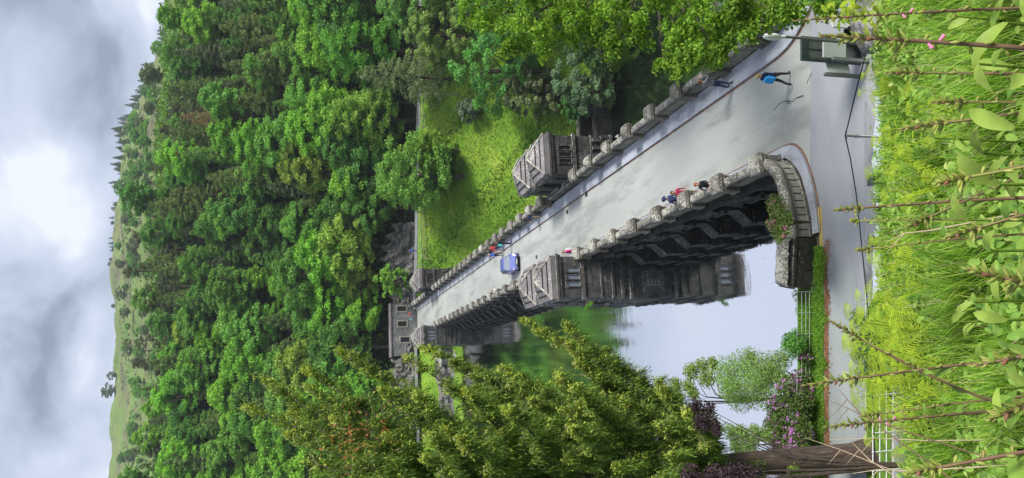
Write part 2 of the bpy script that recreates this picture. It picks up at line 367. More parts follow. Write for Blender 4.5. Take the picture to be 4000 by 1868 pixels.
# ------------------------------------------------------------------ terrain
SA, CA = math.sin(R(11)), math.cos(R(11))
def ridge_el(az): return lin(az, [-40, -6, 5, 12.5, 18, 22, 28, 45, 70], [13.2, 13.4, 13.3, 12.9, 12.3, 10.6, 7.9, 6.5, 5])
def bank_z(d): return lin(d, [-60, 0, 12.8, 19.4, 19.7], [47, 17.9, 7.53, .1, -.06]) if d > 0 else 17.9-.49*d
def bank_drop(x, d): return .05*np.clip(d, 0, 13)*np.clip((19.4-d)/5, 0, 1)*np.clip((.7-x)/1.6, 0, 1)
def bank_at(x, y):
    d = x*SA+y*CA; return float(bank_z(d)-bank_drop(x, d))
def hz(x, y):
    d = x*SA+y*CA
    if d < 19.7: return bank_at(x, y)
    yr = y
    if x > 14: y = y+.36*min(x-14, 90)*min(1, max(0, (y-66)/30))
    if y >= 147:
        r = math.hypot(x, y); az = math.degrees(math.atan2(x, y))
        h = lin(y, [147, 149.5, 153, 207, 220, 300], [0, 0, 4, 54.5, 58, 62])
        if y > 209:
            hr = H+math.tan(R(ridge_el(az)))*720
            h2 = lin(r, [250, 330, 720, 900, 1500], [62, 66, hr, hr-12, hr-90]); k = min(1, (y-209)/40)
            h = h*(1-k)+h2*k
        if x > 50: h *= max(.7, 1-.0026*(x-50)) if y < 209 else max(.7, 1-.0026*(x-50))*(1-min(1, (y-209)/60))+min(1, (y-209)/60)
        n = math.sin(x*.11+y*.05)*1.2+math.sin(x*.043-y*.06+1)*1.7+math.sin(x*.31+y*.21)*.5
        g = min(1, (y-147)/20)*(1 if y < 300 else 2.2)
        return h+n*g*(.5 if y > 400 else 1)
    if x < 14.7:
        if x > 4.4 and 25.6 < y < 141: return -27 if x > 8.2 or y < 138 else -14
        sh = (25.75-SA*x)/CA
        if y < sh: return -.06
        n = .25*math.sin(x*.9+y)+.3*math.sin(x*.37)
        return lin(y, [sh, sh+1.2, sh+8, 122, 137.2, 138.6, 139.6, 142.5, 147], [-.06, -.9, -9, -12, -6.0, -4.4, -2.8, -.6, 0])+(n if y > sh+3 and y < 142 else 0)
    yn = 26.2+max(0, x-15)*.02
    v = lin(y, [yn, yn+2, 61, 66, 100, 107, 112, 140.3, 141.2, 147], [-.06, -1.2, -25, -27, -27, -24.2, -23.6, -1.0, -.06, 0])
    side = max(0, x-56-max(0, (y-112))*.9)*.55 if y > 60 else max(0, x-70)*.3
    v2 = min(v+side, max(v, 6))
    return v2+(.35*math.sin(x*.5+y*.33)+.25*math.sin(x*.21-y*.7) if 30 < y < 140 and (y > 108 or y < 58) else 0)
xs = np.unique(np.concatenate([np.linspace(-1300, -160, 20), np.linspace(-160, -30, 40), np.linspace(-30, 30, 80), [14.69, 14.71, 4.39, 4.41], np.linspace(30, 130, 64), np.linspace(130, 330, 40), np.linspace(330, 1700, 26)]))
ys = np.unique(np.concatenate([np.linspace(-70, 0, 15), np.linspace(0, 30, 51), np.linspace(30, 152, 98), np.linspace(152, 300, 80), np.linspace(300, 900, 100), np.linspace(900, 1500, 12), [25.59, 25.61, 140.99, 141.01, 2500]]))
G = np.array([[hz(a, b) for a in xs] for b in ys])
nx, ny = len(xs), len(ys)
XX, YY = np.meshgrid(xs, ys)
def gz(x, y):                       # height of the finished ground mesh
    i = min(max(np.searchsorted(xs, x)-1, 0), nx-2); j = min(max(np.searchsorted(ys, y)-1, 0), ny-2)
    a = (x-xs[i])/(xs[i+1]-xs[i]); b = (y-ys[j])/(ys[j+1]-ys[j])
    return float((G[j, i]*(1-a)+G[j, i+1]*a)*(1-b)+(G[j+1, i]*(1-a)+G[j+1, i+1]*a)*b)
idx = np.arange(nx*ny).reshape(ny, nx)
fc = np.stack([idx[:-1, :-1], idx[:-1, 1:], idx[1:, 1:], idx[1:, :-1]], -1).reshape(-1, 4)
cx = ((XX[:-1, :-1]+XX[1:, 1:])/2).ravel(); cy = ((YY[:-1, :-1]+YY[1:, 1:])/2).ravel(); cz = (G[:-1, :-1]+G[1:, 1:]).ravel()/2
mi = np.zeros(len(fc), int)                      # 0 bank
cy0 = cy; cy = cy+np.where(cx > 14, .36*np.minimum(cx-14, 90)*np.clip((cy-66)/30, 0, 1), 0)
mi[(cy > 26)] = 1
mi[(cy > 24) & (cx < 14.7) & (cy < 141)] = 4
mi[(cx < 4.4) & (cy > 22) & (cz > -1.6) & (cy < 42) & (cx*SA+cy*CA > 24)] = 5
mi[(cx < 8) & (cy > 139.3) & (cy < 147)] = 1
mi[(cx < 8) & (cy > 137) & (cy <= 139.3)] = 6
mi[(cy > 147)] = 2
mi[(cy > 27) & (cy < 112) & (cx > 14.7)] = 2
mi[(cy > 60) & (cy < 106) & (cx > 14.7) & (cz < -24)] = 4
mi[(cy > 27) & (cx > 62) & (cy < 147)] = 2
mi[(cy > 240)] = 3
g = MB(); g.add(np.stack([XX.ravel(), YY.ravel(), G.ravel()], 1), fc)
g.m = [mi]; g.sm = [np.ones(len(fc), bool)]
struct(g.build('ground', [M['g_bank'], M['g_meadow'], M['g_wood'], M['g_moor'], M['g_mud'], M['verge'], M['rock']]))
def on_ground(px, py, near=60):
    d = ray(px, py); t = near
    while t < 900:
        p = EYE+d*t
        if p[2] < gz(p[0], p[1]): break
        t += .5
    return EYE+d*t
WZ, PZ = -4.75, -24.6
q = MB(); q.sheet([(-420, 24, WZ), (8.3, 24, WZ), (8.3, 142, WZ), (-420, 142, WZ)]); struct(q.build('water', M['water']))
q = MB(); q.sheet([(14.5, 40, PZ), (90, 40, PZ), (90, 108, PZ), (14.5, 108, PZ)]); struct(q.build('water', M['pool']))
# ------------------------------------------------------------------ roads
def dline(x, d): return ((x), (d-SA*x)/CA)
kerbL = [(4.9, 23.84), (5.2, 23.82), (5.5, 23.81), (5.77, 23.8), (6.43, 23.8), (6.96, 23.88), (7.47, 23.98), (8.13, 24.17), (8.5, 24.38), (8.75, 24.62), (8.89, 24.9), (8.95, 25.3)]
footL = [(4.9, 24.2), (5.1, 24.18), (5.35, 24.16), (5.58, 24.15), (5.99, 24.19), (6.4, 24.23), (6.85, 24.30), (7.32, 24.41), (7.6, 24.52), (7.87, 24.68), (8.1, 24.85), (8.45, 25.29)]
kerbR = [(12.93, 25.6), (12.95, 24.9), (13.05, 24.3), (13.24, 23.73), (13.6, 23.1), (14.1, 22.5), (14.7, 22.0), (15.6, 21.5), (18, 20.9), (26, 19.3), (40, 16.7)]
footR = [(13.85, 25.6), (13.85, 25.0), (13.9, 24.6), (14.05, 24.1), (14.35, 23.6), (14.75, 23.1), (15.3, 22.7), (16.1, 22.3), (18.3, 21.7), (26.2, 20.1), (40.2, 17.5)]
def flat(pts, z): return [(a, b, z) for a, b in pts]
near = [dline(-45, 21.95), dline(40, 21.95), dline(40, 24.2)]+[p for p in kerbR[::-1][1:-1]]+[(9.5, 25.2)]+kerbL[::-1][1:]+[dline(-45, 23.95)]
q = MB(); q.sheet(flat(near, 0.0)); struct(q.build('road', M['road']))
deck = kerbL[6:]+[(8.95, 141.2), (12.93, 141.2)]+kerbR[:5]+[(13.45, 22.75)]
q = MB(); q.sheet(flat(deck, .004)); struct(q.build('road', M['deck']))
q = MB(); q.sheet(flat([dline(-45, 22.35), dline(1.9, 22.3), dline(3.3, 22.45), dline(3.45, 23.7), dline(3.2, 23.82), dline(-45, 23.8)], .004)); struct(q.build('road_patch', M['patch']))
q = MB(); q.sheet(flat([dline(-45, 19.6), dline(40, 19.6), dline(40, 21.95), dline(-45, 21.95)], -.004))
struct(q.build('path', M['puddle']))
# far bank road along the wood's foot
fr_ = [(-60, 142.4), (14, 142.4), (30, 136.8), (62, 125.2), (100, 111.6)]; fr2 = [(100, 116.2), (62, 129.6), (30, 141.2), (14, 146.6), (-60, 146.6)]
q = MB(); q.sheet(flat(fr_+fr2, .03)); struct(q.build('road', M['road']))
def strip(a, b, z0, z1, mat, name, edge=None):
    q = MB()
    for i in range(len(a)-1):
        p, r_, s_, t_ = a[i], a[i+1], b[i+1], b[i]
        q.sheet([(*p, z1), (*r_, z1), (*s_, z1), (*t_, z1)])
        q.sheet([(*p, z0), (*r_, z0), (*r_, z1), (*p, z1)])
    return struct(q.build(name, mat))
strip(kerbL+[(8.95, 141.2)], footL+[(8.45, 141.2)], -.02, .11, M['kerbstone'], 'pavement')
strip([(12.93, 141.2)]+kerbR, [(13.85, 141.2)]+footR, -.02, .11, M['kerbstone'], 'pavement')
def offset(path, w):
    o = []
    for i, p in enumerate(path):
        a = np.array(path[max(i-1, 0)], float); b = np.array(path[min(i+1, len(path)-1)], float); t = (b-a)/np.linalg.norm(b-a)
        o.append((p[0]-t[1]*w, p[1]+t[0]*w))
    return o
def gutter(path, w, z, name, mat):
    q = MB(); o = offset(path, w)
    for i in range(len(path)-1): q.sheet([(*path[i], z), (*path[i+1], z), (*o[i+1], z), (*o[i], z)])
    return struct(q.build(name, mat))
gutter(kerbL[::-1][::-1]+[(8.95, 141.0)], -.10, .010, 'gutter', M['sett'])
gutter([(12.93, 141.0)]+kerbR, -.09, .010, 'gutter', M['sett'])
# leaf litter strip, verge of grass and worn edge along the reservoir side road
q = MB(); q.sheet(flat([dline(-45, 23.88), dline(1.4, 23.86), dline(4.2, 24.02), dline(4.4, 24.11), dline(-45, 24.11)], .008)); struct(q.build('leaf_litter', M['litter']))
q = MB(); q.sheet(flat([dline(-45, 24.1), dline(4.3, 24.13), (4.45, 24.3), dline(3.4, 25.7), dline(-45, 25.7)], .03)); struct(q.build('verge', M['verge']))
q = MB(); q.sheet(flat([dline(-45, 21.86), dline(2.4, 21.86), dline(2.4, 21.92), dline(-45, 21.92)], .012)); struct(q.build('edge_line', M['rail_grey']))
q = MB(); q.sheet(flat([dline(-45, 20.6), dline(1.9, 20.7), dline(2.3, 21.3), dline(1.6, 21.84), dline(-45, 21.84)], .02)); struct(q.build('worn_verge', M['g_bank']))
rgp = random.Random(8)
for (xa, xb, d0, wd, nn) in ((1.2, 4.6, 21.35, .28, 16), (4.9, 9.4, 21.25, .34, 20), (-0.4, 2.2, 20.5, .22, 12), (9.9, 11.6, 21.5, .12, 10), (2.6, 6.5, 20.35, .25, 16)):
    up_, dn = [], []
    for i in range(nn+1):
        f = i/nn; x = xa+(xb-xa)*f; e = wd*math.sin(math.pi*f)**.5; up_.append((*dline(x, d0+e*rgp.uniform(.6, 1.15)), .006)); dn.append((*dline(x, d0-e*rgp.uniform(.6, 1.15)), .006))
    q = MB(); q.sheet(up_+dn[::-1][1:-1]); struct(q.build('puddle', M['sheen']))
# yellow line by the curved parapet
q = MB(); q.sheet([(5.9, 23.60, .013), (5.9, 23.66, .013), (3.6, 23.93, .013), (3.6, 23.87, .013)]); q.sheet([(5.9, 23.72, .013), (5.9, 23.78, .013), (3.8, 24.03, .013), (3.8, 23.97, .013)]); struct(q.build('road_marking', M['yellow']))
# ------------------------------------------------------------------ dam
ROWL = [25.9+3.2*k for k in range(8)]+[56.4+3.17*k for k in range(19)]+[122.4+3.2*k for k in range(7)]
ROWR = [25.6+3.2*k for k in range(8)]+[56.3+3.17*k for k in range(19)]+[122.2+3.2*k for k in range(7)]
dam = tag(empty('dam', (11, 80, 0)), 'dark masonry dam carrying the long road across the valley between the two parapets', 'dam')
DO = np.array([11, 80, 0.])
q = MB(); q.prism([(8.5, -.03), (8.5, -28), (24, -28), (15.3, -7), (14.5, -2.2), (14.5, -.03)], 25.6, 141.3, 0, 'y'); q.build('dam_wall', M['dam'], dam, None).location = -Vector(DO)
def bay_part(mk, name, mats, rows, parent, porig, x):
    b0 = mk(); me = b0.mesh(name)
    for mm in (mats if isinstance(mats, list) else [mats]): me.materials.append(mm)
    L = []
    for y in rows:
        o = bpy.data.objects.new(name, me); COL.objects.link(o); o.parent = parent; o.location = Vector((x, y, 0))-Vector(porig); L.append(o)
    return L
def mk_butt():
    q = MB()
    q.prism([(.5, -.30), (-.42, -.30), (-.42, -.52), (-.30, -.66), (-.30, -1.75), (-.95, -2.45), (-1.0, -2.62), (-.9, -2.7), (-.9, -5.9), (.5, -5.9)], -.48, .48)
    q.box((-1.0, -.56, -2.66), (-.2, .56, -2.52)); q.box((-.5, -.56, -1.0), (.3, .56, -.84)); q.box((-.46, -.6, -.30), (.3, .6, -.10))
    q.box((-1.02, -.58, -4.3), (-.3, .58, -3.95))
    return q
def mk_arch(w=3.2):
    q = MB(); hw, zs, zc = 1.02, -2.55, -1.35; N = 12
    a = [(-hw, -6.0)]+[(-hw*math.cos(math.pi*i/N), zs+(zc-zs)*math.sin(math.pi*i/N)) for i in range(N+1)]+[(hw, -6.0)]
    for X in (-.16,):
        for i in range(1, len(a)-2): q.sheet([(X, a[i][0], a[i][1]), (X, a[i+1][0], a[i+1][1]), (X, a[i+1][0], -.12), (X, a[i][0], -.12)])
        q.sheet([(X, -w/2, -6), (X, -hw, -6), (X, -hw, zs), (X, -hw, -.12), (X, -w/2, -.12)]); q.sheet([(X, hw, -6), (X, w/2, -6), (X, w/2, -.12), (X, hw, -.12), (X, hw, zs)])
    for i in range(len(a)-1): q.sheet([(-.16, *a[i]), (-.16, *a[i+1]), (.55, *a[i+1]), (.55, *a[i])])
    b_ = [(p[0]*1.16, p[1]+(.16 if j not in (0, len(a)-1) else 0)) for j, p in enumerate(a)]
    for i in range(1, len(a)-2):
        q.sheet([(-.24, *a[i]), (-.24, *a[i+1]), (-.24, *b_[i+1]), (-.24, *b_[i])]); q.sheet([(-.24, *b_[i]), (-.24, *b_[i+1]), (-.16, *b_[i+1]), (-.16, *b_[i])])
    q.box((-.36, -w/2, -.12), (.5, w/2, .0)); q.box((-.28, -w/2, -.24), (.5, w/2, -.121))
    return q
bay_part(mk_butt, 'buttress', M['dam'], ROWL, dam, DO, 8.0)
bay_part(mk_arch, 'arch_bay', M['dam'], [y+1.6 for y in ROWL if not (46 < y < 50 or 112 < y < 116)], dam, DO, 8.02)
# parapets
def mk_pier():
    q = MB(); q.box((-.42, -.36, .10), (.42, .36, .18)); q.box((-.37, -.31, .18), (.37, .31, .88)); q.box((-.43, -.37, .88), (.43, .37, .95))
    q.frustum((0, 0), .95, 1.06, .40, .34, .47, .40); q.frustum((0, 0), 1.06, 1.24, .47, .40, .44, .36); q.frustum((0, 0), 1.24, 1.47, .44, .36, .16, .08)
    return q
def mk_cope(L=2.62):
    q = MB(); pr = [(.225*math.cos(a), .83+.15*math.sin(a)) for a in np.linspace(-.5, math.pi+.5, 11)]
    k = 7
    for i in range(k):
        y0 = -L/2+L*i/k; q.prism([(a*(1+.03*math.sin(i*2.1)), z+.012*math.sin(i*1.7)) for a, z in pr], y0, y0+L/k-.015, 0, 'y', True)
    q.box((-.22, -L/2, .66), (.22, L/2, .745)); return q
def mk_panel(L=2.62):
    q = MB(); q.box((-.08, -L/2, .10), (.08, L/2, .66), 1); n = 13
    for i in range(n):
        y0 = -L/2+L*i/n; q.box((-.17, y0+.022, .16), (.17, y0+L/n-.022, .655), 0)
    q.box((-.22, -L/2, .08), (.22, L/2, .158), 2); return q
def parapet(x, rows, label):
    O = (x, 80, 0); P = tag(empty('parapet', O), label, 'parapet wall')
    bay_part(mk_pier, 'pier', M['parapet'], rows, P, O, x)
    mids = [(a+b)/2 for a, b in zip(rows, rows[1:]) if b-a < 4]
    bay_part(mk_cope, 'coping', M['parapet'], mids, P, O, x); bay_part(mk_panel, 'pierced_panel', [M['paneltrough'], M['dam'], M['parapet']], mids, P, O, x)
    return P
PL = parapet(8.28, ROWL, 'stone parapet on the reservoir side of the dam road, curving round at its near end')
PR = parapet(14.12, ROWR, 'lichened stone parapet on the valley side of the dam road, above the green meadow')
def curved(path, P, O, name='curved'):
    q = MB(); pr = [(.27*math.cos(a), .86+.20*math.sin(a)) for a in np.linspace(-.5, math.pi+.5, 11)]
    k = len(pr); V = []
    pts = [np.array(p) for p in path]
    # resample
    seg = [0]
    for a, b in zip(pts, pts[1:]): seg.append(seg[-1]+np.linalg.norm(b-a))
    T = np.linspace(0, seg[-1], int(seg[-1]/.12)); PX = np.interp(T, seg, [p[0] for p in pts]); PY = np.interp(T, seg, [p[1] for p in pts])
    pp = list(zip(PX, PY)); rg = random.Random(4)
    for i, p in enumerate(pp):
        a = np.array(pp[max(0, i-1)]); b = np.array(pp[min(len(pp)-1, i+1)]); t = (b-a)/np.linalg.norm(b-a); nn = np.array([-t[1], t[0]])
        kk = 1+rg.uniform(-.03, .03)
        for u, z in pr: V.append((p[0]+nn[0]*u*kk, p[1]+nn[1]*u*kk, z*kk**.5))
    Fc = [(i*k+j, i*k+(j+1) % k, (i+1)*k+(j+1) % k, (i+1)*k+j) for i in range(len(pp)-1) for j in range(k)]
    q.add(V, np.array(Fc), 0, True); q.add(V[:k], [tuple(range(k))]); q.add(V[-k:], [tuple(range(k))])
    q.build('coping', M['parapet'], P).location = -Vector(O)
    q = MB()
    for (zz0, zz1, w_, mt) in ((.08, .18, .25, 2), (.665, .75, .22, 2), (.18, .66, .08, 1)):
        for i in range(len(pp)-1):
            a, b = np.array(pp[i]), np.array(pp[i+1]); t = (b-a)/np.linalg.norm(b-a); nn = np.array([-t[1], t[0]])
            for s_ in (-1, 1): q.sheet([(*(a+nn*w_*s_), zz0), (*(b+nn*w_*s_), zz0), (*(b+nn*w_*s_), zz1), (*(a+nn*w_*s_), zz1)], mt)
            q.sheet([(*(a+nn*w_), zz1), (*(b+nn*w_), zz1), (*(b-nn*w_), zz1), (*(a-nn*w_), zz1)], mt)
    n = int(T[-1]/.30)
    for i in range(n):
        s0, s1 = T[-1]*i/n+.02, T[-1]*(i+1)/n-.025
        a = np.array([np.interp(s0, T, PX), np.interp(s0, T, PY)]); b = np.array([np.interp(s1, T, PX), np.interp(s1, T, PY)]); t = (b-a)/np.linalg.norm(b-a); nn = np.array([-t[1], t[0]])*.17
        if i % 2: nn = nn*.93
        V = [(*(a+nn), .165), (*(b+nn), .165), (*(b-nn), .165), (*(a-nn), .165), (*(a+nn), .66), (*(b+nn), .66), (*(b-nn), .66), (*(a-nn), .66)]
        q.add(V, np.array([(0, 3, 2, 1), (4, 5, 6, 7), (0, 1, 5, 4), (1, 2, 6, 5), (2, 3, 7, 6), (3, 0, 4, 7)]), 0)
    q.build('pierced_panel', [M['paneltrough'], M['dam'], M['parapet']], P).location = -Vector(O)
curved([(8.24, 25.72), (8.14, 25.4), (7.9, 25.1), (7.6, 24.88), (7.2, 24.72), (6.75, 24.6), (6.3, 24.53), (5.9, 24.49), (5.5, 24.45), (4.8, 24.46)], PL, (8.28, 80, 0))
curved([(14.12, 25.4), (14.14, 24.9), (14.3, 24.4), (14.6, 23.95), (15.0, 23.5), (15.6, 23.1), (16.4, 22.75), (18.5, 22.2), (22, 21.5)], PR, (14.12, 80, 0))
# retaining wall under the curved parapet
q = MB()
cw = [(8.3, 25.7), (8.05, 25.5), (7.6, 25.15), (7.1, 25.0), (6.3, 24.82), (5.5, 24.75), (4.7, 24.78), (2.8, 25.3), (2.6, 25.9)]
for a, b in zip(cw, cw[1:]): q.sheet([(*a, .1), (*b, .1), (*b, -6), (*a, -6)])
q.sheet(flat(cw+[(2.6, 24.5), (8.4, 24.6)], .06)); q.build('retaining_wall', M['dam'], dam).location = -Vector(DO)
# big block that ends the parapet
c0 = np.array([3.85, 24.75]); q = MB(); rz = math.atan2(.52, -2.0)+math.pi
q.box((2.85, 24.40, -.06), (4.85, 25.15, .92), 0, rz, (*c0, 0)); q.box((2.80, 24.35, .92), (4.90, 25.20, 1.03), 0, rz, (*c0, 0)); q.box((2.87, 24.42, 1.03), (4.83, 25.13, 1.12), 0, rz, (*c0, 0))
q.v = [v-np.array([*c0, 0]) for v in q.v]
pb = q.build('stone_block', M['block']); pb.location = (*c0, 0); tag(pb, 'massive blackened stone block that ends the curved parapet beside the grass verge', 'stone block')
q = MB(); rg = random.Random(2)
n1_ = 14
for i in range(n1_):
    for j in range(5):
        pass
gx = np.linspace(-.97, .97, 17); gy = np.linspace(-.35, .35, 7); V = []
for a in gx:
    for b in gy:
        ed = min(1, (1-abs(a)/.99)*7)*min(1, (1-abs(b)/.37)*4); V.append((a, b, 1.10+.30*ed**.5+rg.uniform(-.035, .035)))
Fc = [(i*7+j, (i+1)*7+j, (i+1)*7+j+1, i*7+j+1) for i in range(16) for j in range(6)]
q.add(V, np.array(Fc), 0, True); cap = q.build('cap', M['parapet'], pb); cap.rotation_euler = (0, 0, rz)
# ------------------------------------------------------------------ towers
def tower(x, y0, label, zb, side, glass):
    O = np.array([x, y0, 0.]); T = tag(empty('stone_tower', tuple(O)), label, 'tower', 'paired stone towers on the dam')
    DY = 2.7; PITCHY = 3.9
    q = MB()
    for k in range(2):
        a = k*PITCHY; q.box((-1.5, a, zb), (1.5, a+DY, 2.55))
    q.box((-1.28, DY-.01, zb), (1.28, PITCHY+.01, 2.2))
    q.box((-1.6, -.12, zb), (1.6, PITCHY+DY+.1, -3.05)) if zb > -9 else q.box((-1.5, 0, zb), (1.5, PITCHY+DY, -2.2))
    q.build('tower_wall', M['tower'], T)
    q = MB()
    for k in range(2):
        a = k*PITCHY
        for z0, z1, e in ((.62, .86, .12), (-.74, -.60, .07), (2.40, 2.62, .13), (2.62, 2.78, .2), (-1.66, -1.48, .1), (-2.42, -2.2, .15), (-3.08, -2.86, .2)):
            q.box((-1.5-e, a-e, z0), (1.5+e, a+DY+e, z1))
        for sx_ in (-1, 1):       # clasping corner strips between the bands
            q.box((sx_*1.53-.14, a-.05, -2.2), (sx_*1.53+.14, a+.25, -1.66))
    if zb < -9:
        for i in range(5): q.box((-1.35+i*.6, -.16, -1.48), (-1.1+i*.6, 0, -.74))
        q.frustum((0, (PITCHY+DY)/2), -4.2, -3.08, 1.3, 3.2, 1.66, 3.5)
    else:
        q.box((-1.72, -.25, zb), (1.72, PITCHY+DY+.2, -4.35)); q.box((-1.66, -.2, -4.35), (1.66, 6.8, -3.9))
    q.build('string_course', M['trim'], T)
    for k in range(2):
        c = (0, k*PITCHY+DY/2); q = MB()
        q.box((-1.56, c[1]-DY/2-.06, 2.78), (1.56, c[1]+DY/2+.06, 3.14))
        tiers = [(3.14, 3.42, 1.60, 1.43, 1.10, .98), (3.36, 3.68, 1.24, 1.12, .68, .61), (3.62, 4.02, .84, .76, .10, .06)]
        for z0, z1, a, b, c_, d in tiers: q.frustum(c, z0, z1, a, b, c_, d)
        rf = q.build('roof', M['roofstone'], T)
        q = MB()
        for (z0, z1, a, b, c_, d), (_, _, A_, B_, C_, D_) in zip(tiers[1:], tiers): q.frustum(c, z0-.02, z0+.035, a+.025, b+.025, a+.012, b+.012)
        q.build('course_joint', M['dark'], rf)
        q = MB()
        for sx_ in (-1, 1):
            for sy_ in (-1, 1):
                for z0, z1, a, b, c_, d in tiers:
                    q.tube([(sx_*a*.99, c[1]+sy_*b*.99, z0+.03), (sx_*c_, c[1]+sy_*d, z1+.02)], .075, 4, 0, True, False)
        q.ball((0, c[1], 4.02), .1, 6)
        q.build('hip_ridge', M['ridge'], rf)
        if k == 0:
            for j in range(3):
                wx = (j-1)*.52; f = MB()
                f.box((wx-.21, -.09, 1.0), (wx-.145, -.002, 1.95)); f.box((wx+.145, -.09, 1.0), (wx+.21, -.002, 1.95))
                f.box((wx-.23, -.12, .92), (wx+.23, -.002, 1.0)); f.box((wx-.23, -.1, 1.95), (wx+.23, -.002, 2.08))
                fo = f.build('window', M['trim'], T)
                p_ = MB(); p_.box((wx-.145, -.03, 1.0), (wx+.145, -.004, 1.95)); p_.build('pane', glass, fo)
        s_ = side
        # openings facing the road
        dq = MB(); ycc = k*PITCHY+DY/2; X = 1.5*s_
        dq.box((min(X, X+.03*s_), ycc-.28, 1.0), (max(X, X+.03*s_), ycc+.28, 1.9)); dq.build('side_window', M['dark'], T)
    d_ = MB(); X = 1.28*side; d_.box((min(X, X+.05*side), DY+.15, .0), (max(X, X+.05*side), PITCHY-.15, 1.9)); d_.build('door', M['dark'], T)
    return T
tower(6.6, 48.4, 'nearer stone tower standing in the reservoir water, with three pale glazed windows', -6.5, 1, M['blueglass'])
tower(15.82, 48.4, 'nearer stone tower on the valley side, three open black windows, against the green meadow', -26, -1, M['dark'])
tower(6.6, 114.6, 'farther stone tower standing in the reservoir, small in front of the grassy far shore', -6.5, 1, M['blueglass'])
tower(15.82, 114.6, 'farther stone tower on the valley side, by the far end of the white railing', -26, -1, M['dark'])
# masonry links between tower and parapet
for yy in (48.4, 114.6):
    for xx in (14.05, 7.95):
        q = MB(); q.box((xx, yy-.1, -.02), (xx+.4, yy+7.0, .55)); q.build('link_wall', M['parapet'], dam).location = -Vector(DO)

# drains and cracks of the road
for i, (vx, vy) in enumerate(((2291, 758), (2216, 826), (1972, 972), (2020, 1008), (2096, 1002))):
    a = on_z(vx, vy, 0); q = MB(); q.box((-.16, -.22, .006), (.16, .22, .012)); o = q.build('drain', M['dark']); o.location = (a[0]-.05, a[1], 0); o['kind'] = 'structure'
rgk = random.Random(6)
for pts_ in (((3020, 432), (3035, 415), (3050, 402), (3078, 395), (3092, 398), (3112, 385), (3135, 372)), ((3110, 385), (3120, 378), (3132, 380), (3140, 372)), ((3085, 392), (3075, 402), (3090, 405)), ((3150, 330), (3162, 300), (3170, 285)), ((2478, 1010), (2470, 1022))):
    q = MB(); pp = [on_z(a, b, .011) for a, b in pts_]; pp2 = []
    for a, b in zip(pp, pp[1:]):
        for k in range(4): pp2.append(a+(b-a)*k/4+np.array([rgk.uniform(-.03, .03), rgk.uniform(-.03, .03), 0]))
    pp2.append(pp[-1])
    for a, b in zip(pp2, pp2[1:]):
        t = (b-a)/np.linalg.norm(b-a); n = np.array([-t[1], t[0], 0])*.014; q.sheet([a-n, b-n, b+n, a+n])
    q.build('road_crack', M['dark'])['kind'] = 'structure'
# ------------------------------------------------------------------ trees
def crown_points(rg, clumps, per, rmin, shell=.75):
    P = []; O = []
    for (c, r) in clumps:
        n = int(per*(r/rmin)**2); v = rg.normal(size=(n, 3)); v /= np.linalg.norm(v, axis=1)[:, None]
        v[:, 2] = np.where(v[:, 2] < -.25, -v[:, 2]*rg.uniform(0, 1, n), v[:, 2])
        rr = r*(shell+(1-shell)*rg.uniform(-1, 1, n))
        P.append(np.array(c)+v*rr[:, None]*np.array([1, 1, .8])); O.append(v)
    return np.concatenate(P), np.concatenate(O)
def broadleaf(seed, h=11.0, rad=4.6, leaf=.31, per=66, nl=66, low=.22, parts=False, rmin=.7, rmax=1.35):
    """crown of many leaf clumps round forked limbs; base at the origin"""
    rg = np.random.default_rng(seed); cl = []
    zc = h*(1+low)/2; hz_ = h*(1-low)/2
    for _ in range(nl):
        while True:
            v = rg.uniform(-1, 1, 3)
            if .35 < np.linalg.norm(v) < 1: break
        k = 1-.28*max(0, v[2])**2
        sk = 1+.22*math.sin(3*math.atan2(v[1], v[0])+seed)
        r = rg.uniform(rmin, rmax)*rad/4.6
        cl.append(((v[0]*(rad-r*.6)*k*sk, v[1]*(rad-r*.6)*k*sk, zc+v[2]*(hz_-r*.5)), r))
    P, O = crown_points(rg, cl, per, rmin*rad/4.6)
    C = MB(); C.cards(P, leaf, rg, .25, .75, 0, out=O*1.1)
    T = MB(); T.tube([(0, 0, -1.2), (0, 0, .3), (rg.uniform(-.3, .3), .1, h*.3), (rg.uniform(-.5, .5), 0, h*.62)], [h*.035, h*.026, h*.02, h*.008], 7)
    for i in range(0, nl, max(1, nl//12)):
        c = np.array(cl[i][0]); a = np.array([0, 0, rg.uniform(.2, .5)*h]); m_ = (a+c)/2+np.array([0, 0, -.4]); T.tube([a, m_, c*.93], [h*.012, h*.007, h*.002], 4)
    return C, T
def larch(seed, h=15.0, rad=2.9, leaf=.34, levels=26, fuzz=1.0, top=.3):
    rg = np.random.default_rng(seed); P = []; A = []
    for i in range(levels):
        f = (i+.5)/levels; z = h*(.14+.86*f); L = rad*(1-f)**.72*rg.uniform(.8, 1.12)+.25
        nb = int(5+5*(1-f))
        for j in range(nb):
            a = rg.uniform(0, 6.283); n = int(11+L*19*fuzz); s_ = rg.uniform(.12, 1, n)**.75*L
            dz = -.10*s_**1.35*top*3+rg.normal(0, .10, n)-rg.uniform(0, .5, n)**2
            off = rg.normal(0, .16+.10*L, n)*(s_/L)
            P.append(np.stack([math.cos(a)*s_-math.sin(a)*off, math.sin(a)*s_+math.cos(a)*off, z+dz], 1))
            A.append(np.tile([math.cos(a)*.6, math.sin(a)*.6, -.5], (n, 1)))
    C = MB(); C.cards(np.concatenate(P), leaf, rg, .2, .42, 0, along=np.concatenate(A))
    T = MB(); T.tube([(0, 0, -1.2), (0, 0, h*.4), (.1, 0, h*.97)], [h*.018, h*.013, .02], 6)
    for i in range(10):
        a = i*2.4; z = h*(.18+.06*i); T.tube([(0, 0, z), (math.cos(a)*rad*.8*(1-i*.07), math.sin(a)*rad*.8*(1-i*.07), z-.2)], [.05, .015], 4)
    return C, T
